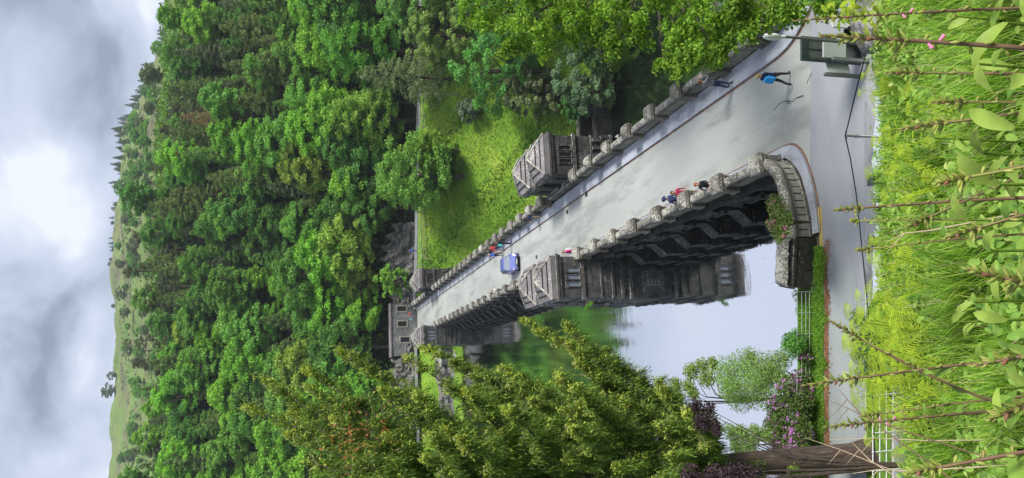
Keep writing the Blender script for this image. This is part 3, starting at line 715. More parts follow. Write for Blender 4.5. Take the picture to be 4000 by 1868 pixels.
def pine(seed, h=11.0, rad=3.0, leaf=.36):
    rg = np.random.default_rng(seed); cl = []
    for _ in range(26):
        a = rg.uniform(0, 6.28); f = rg.uniform(0, 1); rr = rad*(1-f*.75)*rg.uniform(.2, 1)
        cl.append(((math.cos(a)*rr, math.sin(a)*rr, h*(.25+.72*f)), rg.uniform(.5, 1.0)))
    P, O = crown_points(rg, cl, 50, .6); C = MB(); C.cards(P, leaf, rg, .4, .4, 0, out=O)
    T = MB(); T.tube([(0, 0, -1), (0.1, 0, h*.5), (0, 0, h*.95)], [.22, .16, .04], 6)
    for c, r in cl[::2]: T.tube([(0, 0, c[2]-.4), c], [.06, .02], 4)
    return C, T
def one_mesh(C, T, name, leafmat):
    me_ = MB()
    for V, Fc, mm, ss in zip(C.v, C.f, C.m, C.sm): pass
    A = C.mesh(name); n = len(A.vertices)
    o = MB(); off = 0
    for src, mt in ((C, 0), (T, 1)):
        allv = np.concatenate(src.v); base = o.n
        o.v.append(allv); o.n += len(allv)
        for f, s_ in zip(src.f, src.sm): o.f.append(f+base); o.m.append(np.full(len(f), mt)); o.sm.append(s_)
    me = o.mesh(name); me.materials.append(leafmat); me.materials.append(M['bark']); return me
PROTO = {}
for k, (fn, a) in dict(b1=(broadleaf, (1,)), b2=(broadleaf, (2, 10.5, 5.0)), b3=(broadleaf, (3, 12.5, 4.4)), b4=(broadleaf, (4, 9.5, 4.9, .31, 66, 66, .18)),
                       l1=(larch, (5, 13, 3.9, .38, 22)), l2=(larch, (6, 12, 4.3, .38, 20)), l3=(larch, (7, 14, 3.5, .38, 24)), p1=(pine, (8,)), p2=(pine, (9, 9.5, 3.4)), d1=(larch, (11, 14, 3.0, .28, 24, .55))).items():
    C, T = fn(*a); nm = {'b': 'broadleaf_tree', 'l': 'larch_tree', 'p': 'pine_tree', 'd': 'dead_larch_tree'}[k[0]]
    PROTO[k] = (one_mesh(C, T, nm, M['leaf'] if k[0] == 'b' else M['needle']), nm)
def plant_copy(k, x, y, s, rz, col, zs=1.0, z=None):
    me, nm = PROTO[k]; o = bpy.data.objects.new(nm, me); COL.objects.link(o)
    o.location = (x, y, (gz(x, y) if z is None else z)-.1); o.rotation_euler = (0, 0, rz); o.scale = (s, s, s*zs); o.color = (*col, 1); return o
LOOK = {   # look of the crown, colour
 'bright': ('bright green broadleaf tree', 'b', (0.16, 0.36, 0.035)), 'mid': ('mid green broadleaf tree', 'b', (0.12, 0.28, 0.045)),
 'deep': ('deep green broadleaf tree', 'b', (0.08, 0.21, 0.04)), 'yellow': ('yellowish green broadleaf tree', 'b', (0.22, 0.34, 0.05)),
 'olive': ('soft olive green larch', 'l', (0.135, 0.2, 0.062)), 'sage': ('dull grey green larch', 'l', (0.115, 0.165, 0.08)), 'fresh': ('fresh green larch', 'l', (0.13, 0.26, 0.05)),
 'rust': ('rust brown dying larch', 'd', (0.22, 0.14, 0.07)), 'grey': ('bare greyish larch', 'd', (0.15, 0.15, 0.12)), 'dark': ('dark brownish green pine', 'p', (0.09, 0.105, 0.045))}
KEYS = {'b': ['b1', 'b2', 'b3', 'b4'], 'l': ['l1', 'l2', 'l3'], 'p': ['p1', 'p2'], 'd': ['d1', 'd1']}
rr = random.Random(77)
ROWS = []; yy = 149.5; step = 5.2
forest = []
def yfoot(x): return 147-.36*min(max(0, x-14), 90)
row = 0
while row < 18:
    yp = 150.5+row*3.35; tw = []
    w0 = -math.tan(R(8.5))*yp-4; w1 = math.tan(R(31))*yp+2
    x = w0+rr.uniform(0, 4)
    while x < w1:
        y = yp-(.36*min(max(0, x-14), 90) if x > 14 else 0)+rr.uniform(-1.5, 1.5)
        # the house, the rock face and the tower approach stay open at the foot
        v, u, dep = photo_xy((x, y, gz(x, y)+5))
        skip = (row == 0 and 3 < x < 32) or (row == 1 and 6 < x < 24 and rr.random() < .5)
        if not skip and -60 < u < 1950:
            fr = row/17; uu = u/1868            # uu 0 = valley side, 1 = reservoir side
            if row >= 15: wts = dict(dark=7, deep=1.2, mid=1) if .17 < uu < .78 else dict(deep=2, mid=3, olive=1.2, bright=2, sage=1)
            elif uu < .30: wts = dict(olive=6, sage=3.5, fresh=4.5, deep=1.5, mid=2.5, bright=1.8, rust=.28, grey=.4)
            elif uu < .55: wts = dict(olive=4, sage=1.8, fresh=3.2, deep=1.7, mid=3, bright=3, yellow=1.1, grey=.2)
            else: wts = dict(bright=4.2, mid=3, deep=1.6, yellow=1.0, fresh=1.5, olive=1.8, sage=.6)
            if fr < .22 and row < 14: wts = dict(bright=3, mid=3, deep=2.5, yellow=1.0, fresh=.6)
            L = rr.choices(list(wts), list(wts.values()))[0]; look, kk, col = LOOK[L]
            j = rr.uniform(.82, 1.2); j2 = rr.uniform(.9, 1.12)
            col = (col[0]*j*j2, col[1]*j, col[2]*j)
            s = rr.choice([.8, .95, 1.1, 1.25, 1.4])*rr.uniform(.92, 1.08)*(.85 if kk == 'l' else 1)*(1 if row < 14 else .72)
            o = plant_copy(rr.choice(KEYS[kk]), x, y, s, rr.uniform(0, 6.28), col, rr.uniform(.9, 1.15))
            tw.append((u, o, look)); 
        x += rr.uniform(5.6, 8.0)*(1+.004*(yp-150))
    tw.sort(key=lambda q: -q[0])
    for i, (u, o, look) in enumerate(tw):
        tag(o, f"{look}, {ORD(i+1)} from the lake end of row {row+1} up the wooded hillside", 'tree', 'trees of the wooded hillside')
    forest += tw; row += 1
print('FOREST', len(forest))
# scattered thorn bushes and trees on the open moor
mo = []
for i in range(330):
    x = rr.uniform(-100, 190); y = rr.uniform(245, 560)
    v, u, dep = photo_xy((x, y, gz(x, y)+2))
    if not (400 < v < 720 and 60 < u < 1868) or (u > 1000 and rr.random() < .45): continue
    L = rr.choice(['mid', 'deep', 'mid', 'sage']); look, kk, col = LOOK[L]; kk = 'b'
    o = plant_copy(rr.choice(KEYS[kk]), x, y, rr.uniform(.5, 1.15), rr.uniform(0, 6.28), tuple(c*1.1 for c in col), .85); mo.append((u, y, o, L))
mo.sort(key=lambda q: -q[0])
for i, (u, y, o, L) in enumerate(mo):
    o.name = 'thorn_bush'; tag(o, f"round {'grey' if L == 'sage' else 'green'} bush on the open moor, {ORD(i+1)} from its lake end", 'bush', 'bushes scattered on the open moor')
# skyline plantation of small conifers along the far ridge
ri = []
for i in range(170):
    ux = 40+i*6.2+rr.uniform(-4, 4)
    x_px = 600
    az = YAW+math.atan((934-ux)/F/math.cos(PITCH)); rr_ = 722+rr.uniform(-40, 3); x, y = rr_*math.sin(az), rr_*math.cos(az)
    kk_ = rr.choice(['l1', 'l3', 'b1', 'b2', 'l2']); o = plant_copy(kk_, x, y, rr.uniform(.28, .5), rr.uniform(0, 6), (.10, .15, .085), 1, gz(x, y)-(1.2 if kk_[0] == 'b' else 0)); ri.append((az, o))
for i in range(60):
    ux = rr.uniform(150, 760); az = YAW+math.atan((934-ux)/F/math.cos(PITCH)); rr_ = rr.uniform(600, 705)
    o = plant_copy(rr.choice(['l1', 'l2', 'l3']), rr_*math.sin(az), rr_*math.cos(az), rr.uniform(.5, .75), rr.uniform(0, 6), (.09, .15, .08)); ri.append((az, o))
ri.sort(key=lambda q: q[0])
for i, (a, o) in enumerate(ri): o.name = 'skyline_conifer'; tag(o, f"tiny bluish tree of the ridge plantation, {ORD(i+1)} counted from the moor's end", 'tree', 'conifers along the far ridge')
for i, (vx, ux, s, k) in enumerate([(450, 1448, 1.25, 'b2'), (452, 1395, .8, 'b1'), (462, 1160, .55, 'b3'), (470, 1090, .5, 'b4'), (470, 1030, .45, 'b1')]):
    az = YAW+math.atan((934-ux)/F/math.cos(PITCH)); x, y = 712*math.sin(az), 712*math.cos(az)
    o = plant_copy(k, x, y, s*1.15, i, (.13, .18, .10), 1, gz(x, y)-2.2*s)
    tag(o, ['large lone tree standing against the sky on the bare ridge', 'second, smaller tree beside the lone ridge tree', 'small round tree on the skyline nearest the lone ridge pair', 'small skyline tree in the middle of the three round ones', 'small round tree on the skyline nearest the ridge plantation'][i], 'tree', 'trees on the skyline')
# nearer single trees with trunk and crown of their own
def tree(kind, loc, label, col, seed, h, rad, leaf, per=60, nl=80, low=.2, name='broadleaf_tree', mat=None, rmin=.6, rmax=1.2, rz=0, group=None, z=None):
    z0 = gz(loc[0], loc[1]) if z is None else z
    t = tag(empty(name, (loc[0], loc[1], z0), rz), label, 'tree', group)
    C, T = larch(seed, h, rad, leaf) if kind == 'larch' else broadleaf(seed, h, rad, leaf, per, nl, low, rmin=rmin, rmax=rmax)
    c = C.build('crown', mat or M['leaf' if kind != 'larch' else 'needle'], t); c.color = (*col, 1)
    T.build('trunk', M['bark'], t); return t
def gt(kind, px, py, label, col, seed, h, rad, leaf=.34, per=62, nl=90, low=.04, **k):
    g_ = on_ground(px, py); return tree(kind, (g_[0], g_[1]), label, col, seed, h, rad, leaf, per, nl, low, **k)
gt('b', 1812, 690, 'round bright green sycamore on the meadow covering part of the white railing', (.15, .31, .055), 21, 17, 7.3, .36, 60, 170, .0, rmin=.6, rmax=1.1)
gt('b', 1790, 590, 'smaller yellowish sycamore leaning out beside the round sycamore', (.20, .36, .05), 22, 11, 3.8, .34, 60, 60, .05)
gt('b', 1640, 1092, 'ivy green bushy tree on the rock face above the far valley tower', (.16, .33, .045), 23, 9, 3.4, .32, 60, 60, .1)
gt('larch', 1765, 310, 'tall shaggy olive conifer standing in front of the white railing', (.17, .23, .10), 24, 17, 6.0, .36)
gt('b', 1618, 470, 'drooping yellow green oak at the foot of the wood', (.19, .34, .05), 25, 17, 7, .36, 60, 120, .05)
gt('b', 1612, 200, 'big vivid green maple at the foot of the wood', (.12, .32, .04), 26, 18, 8, .36, 60, 130, .05)
VT = [((2170, 280), 'rounded mid green tree at the meadow corner, nearest the railing', (.11, .30, .065), 31, 18, 7.0),
      ((1900, 150), 'pale leaved yellowish tree behind the rounded valley tree', (.19, .30, .075), 32, 15, 6.5),
      ((1780, 40), 'leafy pale green tree by the railing at the photo edge', (.14, .30, .07), 39, 14, 7),
      ((2200, 60), 'deep green tree half hidden by the near oak leaves', (.08, .22, .06), 33, 18, 7.5),
      ((2225, 375), 'olive grey willow with thin lichened twigs beside the pool', (.17, .215, .10), 34, 11.5, 4.6),
      ((2440, 325), 'dull blue green willow hanging over the dark pool', (.13, .22, .12), 35, 12, 5.2),
      ((2500, 120), 'dark shadowy tree behind the pool willows', (.05, .11, .035), 36, 15, 6.5),
      ((2330, 420), 'small dark green bush at the end of the outflow wall', (.07, .19, .05), 37, 6.5, 2.6),
      ((1890, 430), 'small bluish bush beside the lamp pole of the meadow', (.14, .20, .13), 38, 5, 2.4)]
for (vx, vy), lab, col, sd_, h, rd in VT:
    gt('b', vx, vy, lab, col, sd_, h, rd, .34 if rd > 3 else .26, 62, 95, .02, rmin=.45, rmax=1.0, name='valley_tree')
# scrub that clothes the steep valley side under the near oak (countless stems)
def scatter_cards(n, xr, yr, size, name, mat, rg, zoff=(0, .5), cond=None, up=.3, asp=.6):
    X = rg.uniform(*xr, n); Y = rg.uniform(*yr, n)
    keep = np.array([cond(a, b) if cond else True for a, b in zip(X, Y)]); X, Y = X[keep], Y[keep]
    Z = np.array([gz(a, b) for a, b in zip(X, Y)])+rg.uniform(*zoff, len(X)); q = MB(); q.cards(np.stack([X, Y, Z], 1), size, rg, up, asp)
    o = q.build(name, mat); o.color = (.09, .2, .03, 1); o['kind'] = 'stuff'; return o
rgn = np.random.default_rng(5)
scatter_cards(16000, (15, 60), (29, 60), .5, 'undergrowth', M['leaf'], rgn, (0, 1.0))
def inmeadow(x, y):
    yp = y+.36*max(0, x-14); nz = math.sin(x*.35)*math.sin(y*.27+x*.1)+.6*math.sin(x*.9+y*.7)
    return 112 < yp < 140 and nz > .25
scatter_cards(26000, (15, 62), (92, 141), .42, 'bracken', M['leaf'], rgn, (0, .45), inmeadow).color = (.085, .19, .02, 1)
scatter_cards(30000, (15, 62), (92, 141), .30, 'meadow_grass', M['leaf'], rgn, (0, .2), lambda x, y: 108 < y+.36*max(0, x-14) < 140.5).color = (.12, .235, .022, 1)
def woodfloor(x, y): return y+.36*min(max(0, x-14), 90) > 150.5
scatter_cards(26000, (-45, 130), (112, 235), 1.1, 'woodland_understorey', M['leaf'], rgn, (0, 2.2), woodfloor).color = (.09, .19, .03, 1)
def moorc(x, y): return math.sin(x*.05)*math.sin(y*.043)+.5*math.sin(x*.17+y*.13) > .15
scatter_cards(9000, (-110, 200), (240, 640), 1.9, 'heather', M['leaf'], rgn, (0, .5), moorc, .8).color = (.09, .10, .05, 1)
# ------------------------------------------------------------------ the great conifer by the reservoir road
rg = np.random.default_rng(12)
TB = on_z(3385, 1782, 0.); tx, ty = TB[0], TB[1]
con = tag(empty('cypress_tree', (tx, ty, 0)), 'huge conifer with upswept yellow tipped boughs and a thick brown trunk by the road', 'tree')
# pale stem, buttressed foot
q = MB(); tp = [(0, 0, -.4), (0, 0, 0), (0.0, .05, .6), (.05, .1, 1.6), (.1, .2, 5), (.1, .3, 10), (.0, .4, 16), (-.2, .4, 22), (-.3, .3, 27)]
q.tube(tp, [.74, .62, .50, .45, .41, .36, .28, .18, .05], 16); trunk = q.build('trunk', None or M['bark'], con)
mtr, t_, b_, o_ = mat_new('ridged_trunk_bark'); p_ = pos(t_); mpn = N_(t_, 'ShaderNodeMapping'); mpn.inputs['Scale'].default_value = (7, 7, .55); t_.links.new(p_, mpn.inputs[0])
nn = noise(t_, 2.2, 6, .65, mpn.outputs[0], .8); t_.links.new(ramp(t_, nn.outputs[0], [(.3, (.025, .016, .012)), (.5, (.085, .055, .045)), (.72, (.17, .125, .105))]).outputs[0], b_.inputs[0])
b_.inputs['Roughness'].default_value = .9; bump(t_, b_, nn.outputs[0], .9, .12); trunk.data.materials[0] = mtr
def spray_limb(a, b, sag, wid, dens, tipy):
    """one bough from a to b; hanging sprays of cards along it"""
    a, b = np.array(a, float), np.array(b, float); L = np.linalg.norm(b-a); mid = (a+b)/2+np.array([0, 0, -sag*L])
    T = np.linspace(0, 1, 9); C = np.array([(1-t)**2*a+2*t*(1-t)*mid+t*t*b for t in T])
    return C, L, wid, dens, tipy
limbs = []
# bough tips read off the photograph, put back to their own depth round the trunk
TIPS = [((975, 1462), 24.5), ((950, 1590), 25.5), ((1185, 1440), 23), ((1300, 1362), 24), ((1190, 1510), 22), ((1560, 1385), 23.5), ((1625, 1345), 25), ((1480, 1520), 21.5), ((1800, 1540), 26), ((1690, 1660), 22),
        ((1850, 1515), 24.0), ((2040, 1250), 25.5), ((2165, 1318), 24.0), ((1960, 1440), 23), ((2350, 1370), 24.5), ((2250, 1420), 22.5), ((2470, 1465), 25), ((2560, 1485), 23.2), ((2420, 1560), 21.2), 
        ((2700, 1625), 22.5), ((2560, 1650), 20.8), ((2740, 1740), 21.5), ((2610, 1780), 20.5), ((2200, 1600), 20.8), ((2060, 1560), 21), ((1950, 1690), 20.6), ((1500, 1700), 21.5), ((1300, 1640), 22.5), ((1130, 1620), 24),
        ((1120, 1700), 24.4), ((1180, 1800), 23.5), ((1380, 1800), 22), ((1650, 1790), 21), ((1900, 1840), 20.4), ((2200, 1780), 20.2), ((2400, 1820), 20.2), ((2350, 1690), 20.6), ((1780, 1420), 25.8), ((2150, 1480), 22.0)]
leafP, leafA, tipP, tipA, deadP = [], [], [], [], []
BR = MB(); TW = MB()
allb = []
for (px, py), D in TIPS:
    tip = on_r(px, py, D*1.06); rel = tip-np.array([tx, ty, 0]); hr = math.hypot(rel[0], rel[1])
    za = max(6.8, rel[2]-hr*.85-rg.uniform(.3, 1.2)); allb.append(((0.05, .2, za), rel, 1))
for i in range(34):       # the sides that the photograph does not show
    az = rg.uniform(R(120), R(380)); z = rg.uniform(6, 17); r_ = lin(z, [6, 12, 24], [4.5, 5.2, 2.2])*rg.uniform(.7, 1.1); allb.append(((0, .2, z-r_*.6), np.array([math.cos(az)*r_, math.sin(az)*r_, z]), 0))
for a, b, kind in allb:
    a = np.array(a); L = np.linalg.norm(b-a); mid = (a+b)/2+np.array([0, 0, -.16*L]); T = np.linspace(0, 1, 11)
    C = np.array([(1-t)**2*a+2*t*(1-t)*mid+t*t*b for t in T]); BR.tube(C[:10], list(np.linspace(.11, .014, 10)), 5)
    nsub = int(L*12)
    for k in range(nsub):
        t = 1-rg.uniform(0, 1)**1.25*.93; c = (1-t)**2*a+2*t*(1-t)*mid+t*t*b; dr = (b-a)/L
        side = rg.normal(size=3); side -= side@dr*dr; side /= np.linalg.norm(side)+1e-9; side[2] = side[2]*.45+.10
        wl = (.10+1.02*min(1, (1-t)*1.3)**.9)*rg.uniform(.4, 1.15); e = c+side*wl+dr*wl*.8
        if k % 3 == 0: TW.tube([c, (c+e)/2+np.array([0, 0, .07]), e+np.array([0, 0, .05])], [.022, .016, .007], 3, 0, False)
        ns = int(wl*120)+26
        u = rg.uniform(.05, 1, ns)[:, None]; drop = rg.uniform(0, 1, ns)**2*.42*(.4+u[:, 0]*.6)
        P = c+(e-c)*u+rg.normal(0, .055, (ns, 3)); P[:, 2] -= drop
        A = np.tile(dr*.5+side*.3, (ns, 1)); A[:, 2] -= .55*(drop > .08)
        tm = (rg.uniform(0, 1, ns) < (.13+.42*(t > .9)+.2*(t > .7)+.22*(u[:, 0] > .84))) & (drop < .22)
        leafP.append(P[~tm]); leafA.append(A[~tm]); tipP.append(P[tm]+np.array([0, 0, .03])); tipA.append((dr*.7+side*.5)[None].repeat(tm.sum(), 0))
for (px, py), D, n in (((1365, 1700), 22.6, 120), ((1480, 1685), 22.3, 60), ((1345, 1765), 22.8, 60)):
    c = on_r(px, py, D)-np.array([tx, ty, 0]); deadP.append(c+rg.normal(0, .35, (n, 3)))
BR.build('boughs', M['bark'], con); TW.build('twigs', M['twig'], con)
q = MB(); q.cards(np.concatenate(leafP), .21, rg, 0, .15, 0, along=np.concatenate(leafA)*.8+np.array([0, 0, -.75])); q.build('foliage', M['cypress'], con)
q = MB(); q.cards(np.concatenate(tipP), .10, rg, .3, .34, 0, along=np.concatenate(tipA)); q.build('young_tips', M['cypress_tip'], con)
q = MB(); q.cards(np.concatenate(deadP), .13, rg, .1, .25); q.build('dead_sprays', M['dead_spray'], con)
print('CONIFER', sum(len(p) for p in leafP), sum(len(p) for p in tipP))
# ------------------------------------------------------------------ the near oak that leans in over the valley parapet
rg = np.random.default_rng(31)
OB = np.array([20.5, 24.5, -.2]); oak = tag(empty('oak_tree', tuple(OB)), 'near oak with fresh yellow green leaves hanging over the valley parapet', 'tree')
# where its leaf masses stand in the photograph: (x, y, distance from the eye, radius)
OM = [(1960, 60, 27, 1.3), (2010, 150, 26.5, .9), (2080, 60, 25.5, 1.3), (2120, 170, 26, .8), (2190, 90, 25.5, 1.1), (2170, 20, 26, 1.3), (1880, 20, 28, 1.2), (1830, 30, 28.5, .7), (2040, 120, 27, 1.0), (1995, 190, 26.6, .45),
      (2290, 30, 25, 1.2), (2290, 110, 25.4, .9), (2370, 60, 24.8, 1.1), (2420, 150, 25, .8), (2480, 100, 24.6, .5), (2450, 40, 25.5, 1.2), (2400, 190, 25.3, .45), (2525, 160, 24.8, .35), (2560, 10, 24.4, .8),
      (2640, 60, 24.2, 1.0), (2670, 120, 24, .8), (2620, 200, 24.2, .45), (2640, 240, 24, .4), (2680, 220, 23.8, .7), (2740, 180, 23.6, .8), (2660, 262, 24, .3), (2590, 250, 24.4, .35),
      (2750, 60, 23.6, 1.1), (2790, 130, 23.3, .9), (2830, 190, 23.2, .5), (2840, 60, 23, 1.1), (2900, 120, 22.9, .8), (2940, 50, 22.7, .75), (2930, 110, 22.6, .3), (3000, 35, 22.5, .65), (3050, 60, 22.3, .4), (3080, 40, 22.2, .6),
      (2720, 215, 23.7, .45), (2800, 225, 23.4, .35), (2860, 130, 23.2, .6), (2120, 40, 26.5, 1.4), (2350, -40, 25.5, 1.6), (2600, -60, 24.6, 1.6), (2850, -50, 23.4, 1.5), (2100, -70, 26.5, 1.8), (1900, -70, 28, 1.6),
      (3250, 25, 22.6, .45), (3195, 12, 22.4, .35), (2230, 150, 26, .5), (1880, 90, 27.8, .55)]
P, O = [], []; BRo = MB()
fork = OB+np.array([-2.2, .5, 5.5]); rel = lambda p: np.asarray(p)-OB
BRo.tube([(0, 0, -2.5), (0, 0, .5), rel(fork)*.55, rel(fork)], [.6, .45, .36, .26], 9)
for i, (px, py, D, r) in enumerate(OM):
    c = on_r(px, py, D); r *= .92
    for sub in range(int(3+r*6)):
        v = rg.normal(size=3); v /= np.linalg.norm(v); cc = c+v*r*rg.uniform(.35, .95); rs = rg.uniform(.12, .34)
        n = int(125*rs/.25); w = rg.normal(size=(n, 3)); w /= np.linalg.norm(w, axis=1)[:, None]; w[:, 2] = np.abs(w[:, 2])*np.where(rg.uniform(size=n) < .75, 1, -1)
        P.append(cc+w*rs*rg.uniform(.15, 1.25, n)[:, None]*np.array([1.2, 1.2, .75])); O.append(w)
    if i % 2 == 0:
        m_ = (fork+c)/2+np.array([0, 0, rg.uniform(-.3, .6)]); BRo.tube([rel(fork), rel(m_), rel(c)], [.13, .07, .02], 5)
for i in range(95):        # the rest of the crown, beyond the frame
    c = OB+np.array([rg.uniform(-.6, 6.5), rg.uniform(-3.0, 6), rg.uniform(4.5, 13.5)]); r = rg.uniform(.9, 1.5)
    n = 1500; w = rg.normal(size=(n, 3)); w /= np.linalg.norm(w, axis=1)[:, None]; P.append(c+w*r*rg.uniform(.6, 1.05, n)[:, None]); O.append(w)
q = MB(); q.cards(np.concatenate(P)-OB, .125, rg, .25, .6, 0, out=np.concatenate(O)*.8); q.build('crown', M['oak'], oak); BRo.build('trunk', M['bark'], oak)
# ------------------------------------------------------------------ reservoir edge: willows, rhododendrons, copper beech
def bushy(name, label, cat, masses, base, mat, leaf, dens, col=None, stems=4, barkm='bark', flat=.8, extra=None, asp=.55):
    if masses[0][1] > 1200 and name in ('willow_tree', 'alder_sapling', 'laurel_bush', 'rhododendron', 'willow_sapling'): masses = [(a, b, c*1.17, r*1.2) for a, b, c, r in masses]
    rg = np.random.default_rng(abs(hash(label)) % 1000 if False else sum(map(ord, label)) % 997)
    B = np.array(base, float); t = tag(empty(name, tuple(B)), label, cat); P, O = [], []; Tn = MB()
    for i, (px, py, D, r) in enumerate(masses):
        c = on_r(px, py, D); n = int(dens*r*r*300); w = rg.normal(size=(n, 3)); w /= np.linalg.norm(w, axis=1)[:, None]
        P.append(c+w*r*rg.uniform(.15, 1.05, n)[:, None]**.7*np.array([1, 1, flat])); O.append(w)
        m_ = np.array([B[0]*.75+c[0]*.25, B[1]*.75+c[1]*.25, B[2]*.35+c[2]*.65])+rg.normal(0, .08, 3); Tn.tube([(0, 0, -.2), (m_-B)*[.4, .4, .6], m_-B, c-B], [.04, .032, .02, .006], 4)
        for k in range(stems):
            v = rg.normal(size=3); v /= np.linalg.norm(v); Tn.tube([c-B, c-B+v*r*.9], [.014, .004], 3)
    q = MB(); q.cards(np.concatenate(P)-B, leaf, rg, .2, asp, 0, out=np.concatenate(O)*.4); c = q.build('crown', mat, t)
    if col: c.color = (*col, 1)
    Tn.build('stems', M[barkm], t)
    if extra:
        fl = np.concatenate(P); k = rg.choice(len(fl), int(extra[1]*len(P)), replace=False); c0 = []
        for j in k: c0.append(fl[j]+rg.normal(0, .05, (26, 3)))
        q = MB(); q.cards(np.concatenate(c0)-B, .06, rg, .6, .8); q.build('blossom', extra[0], t)
    return t
gzp = lambda x, y, z: tuple(on_z(x, y, z))
bushy('willow_tree', 'airy grey green willow rising from the water edge behind the field railing', 'tree',
      [(2830, 1460, 30, .7), (2900, 1440, 29.6, .75), (2960, 1450, 29, .75), (3020, 1430, 28.6, .6), (2890, 1540, 29.4, .7), (2960, 1530, 29, .7), (2850, 1520, 29.8, .55), (3060, 1400, 28.4, .4), (2980, 1480, 28.6, .7), (2930, 1390, 29.2, .35), (3050, 1480, 28.3, .45)],
      gzp(3130, 1470, -1.2), M['leaf'], .10, 9.5, (.19, .31, .09), 6, asp=.4)
bushy('alder_sapling', 'thin yellow green sapling with a bare fork, over the bright water', 'tree',
      [(2700, 1450, 27.5, .35), (2740, 1430, 27.3, .3), (2690, 1510, 27.5, .3), (2640, 1500, 27.7, .28), (2760, 1480, 27.2, .35), (2780, 1420, 27, .25), (2710, 1540, 27.4, .25), (2655, 1555, 27.6, .2)],
      gzp(3060, 1560, -3.2), M['leaf'], .10, 13, (.20, .30, .07), 5)
bushy('laurel_bush', 'small glossy green bush at the railing between the stone block and the willow', 'bush',
      [(3085, 1330, 27.3, .3), (3110, 1320, 27, .33), (3100, 1370, 27, .3), (3120, 1350, 26.8, .3), (3070, 1350, 27.5, .2)], gzp(3170, 1345, -.2), M['leaf'], .09, 16, (.09, .24, .04), 3)
bushy('rhododendron', 'purple flowering rhododendron between the willow and the field railing', 'bush',
      [(3130, 1490, 27.3, .45), (3080, 1540, 27.6, .5), (3040, 1600, 28, .5), (3120, 1600, 27.2, .5), (3060, 1680, 27.6, .6), (3130, 1680, 27, .45), (3020, 1660, 28.2, .4), (3110, 1750, 27, .5), (3050, 1750, 27.6, .5), (3140, 1560, 27, .4), (3150, 1840, 26.8, .5), (3080, 1830, 27.4, .5), (3145, 1400, 27, .25)],
      gzp(3190, 1640, -.5), M['rhodo'], .11, 13, None, 3, extra=(M['mauve'], 16))
bushy('willow_sapling', 'pale thin leaved sapling in front of the purple bush', 'tree',
      [(2860, 1690, 26, .3), (2900, 1700, 25.8, .35), (2950, 1690, 25.6, .3), (2930, 1740, 25.7, .35), (2990, 1700, 25.5, .25), (2880, 1750, 26, .3)], gzp(3150, 1720, -.2), M['leaf'], .09, 16, (.19, .31, .08), 1)
bushy('copper_beech', 'dark purple leaved copper beech branch beside the conifer trunk', 'tree',
      [(2720, 1590, 21.5, .28), (2770, 1600, 21.5, .25), (2740, 1650, 21.4, .32), (2790, 1660, 21.4, .22), (2800, 1690, 21.3, .15), (2850, 1850, 20, .28), (2900, 1850, 20, .28), (2950, 1840, 19.8, .2), (2790, 1860, 20.3, .35), (2700, 1870, 20.5, .4), (2820, 1890, 20, .4)],
      (lambda c: (c[0], c[1], gz(c[0], c[1])))(on_r(2850, 1890, 20.6)), M['beech'], .085, 15, None, 4)
bushy('buddleia', 'pink flowering bush growing out of the wall inside the curved parapet', 'bush',
      [(3030, 800, 28.5, .42), (3050, 840, 28.3, .45), (3030, 880, 28.5, .42), (3060, 900, 28.0, .35), (3045, 930, 28.1, .25), (3070, 860, 28, .3)], tuple(on_r(3060, 860, 28.3)+np.array([0, .3, -1.2])), M['leaf'], .085, 13, (.13, .20, .05), 3, extra=(M['pinkbell'], 3))
bushy('ivy', 'small tuft of ivy rooted high on the nearer reservoir tower', 'plant',
      [(2296, 1196, 51.6, .18), (2310, 1186, 51.6, .16), (2290, 1205, 51.4, .15)], tuple(on_r(2300, 1178, 52.2)), M['leaf'], .10, 30, (.13, .32, .04), 2)
bushy('hedge_bush', 'loose grey green shrub at the roadside by the black cable', 'bush',
      [(3350, 1240, 28.2, .35), (3385, 1290, 27.6, .45), (3370, 1350, 28, .45), (3400, 1400, 27.5, .45), (3380, 1450, 27.8, .4), (3420, 1340, 27.2, .4), (3345, 1390, 28.4, .25)], tuple(on_z(3440, 1350, 0)+np.array([0, 0, 0])), M['leaf'], .07, 16, (.10, .19, .06), 5)

# ragged grass and fallen leaves of the roadside verge
n = 26000; X = rgn.uniform(-22, 4.4, n); D_ = 24.02+rgn.uniform(0, 1.75, n)**1.0+.14*np.sin(X*3.1)+.08*np.sin(X*7.7); Y = (D_-SA*X)/CA
q = MB(); q.cards(np.stack([X, Y, rgn.uniform(.02, .12, n)], 1), .13, rgn, 0, .22, 0, along=np.tile([0, 0, 1.], (n, 1))); o = q.build('verge_grass', M['leaf']); o.color = (.14, .28, .025, 1); o['kind'] = 'stuff'
n = 3600; X = rgn.uniform(-22, 4.6, n); D_ = 23.98+rgn.normal(0, .10, n)+.08*np.sin(X*2.3); Y = (D_-SA*X)/CA
q = MB(); q.cards(np.stack([X, Y, rgn.uniform(.012, .03, n)], 1), .07, rgn, 2.5, .7); o = q.build('fallen_leaves', M['leaf']); o.color = (.24, .12, .06, 1); o['kind'] = 'stuff'
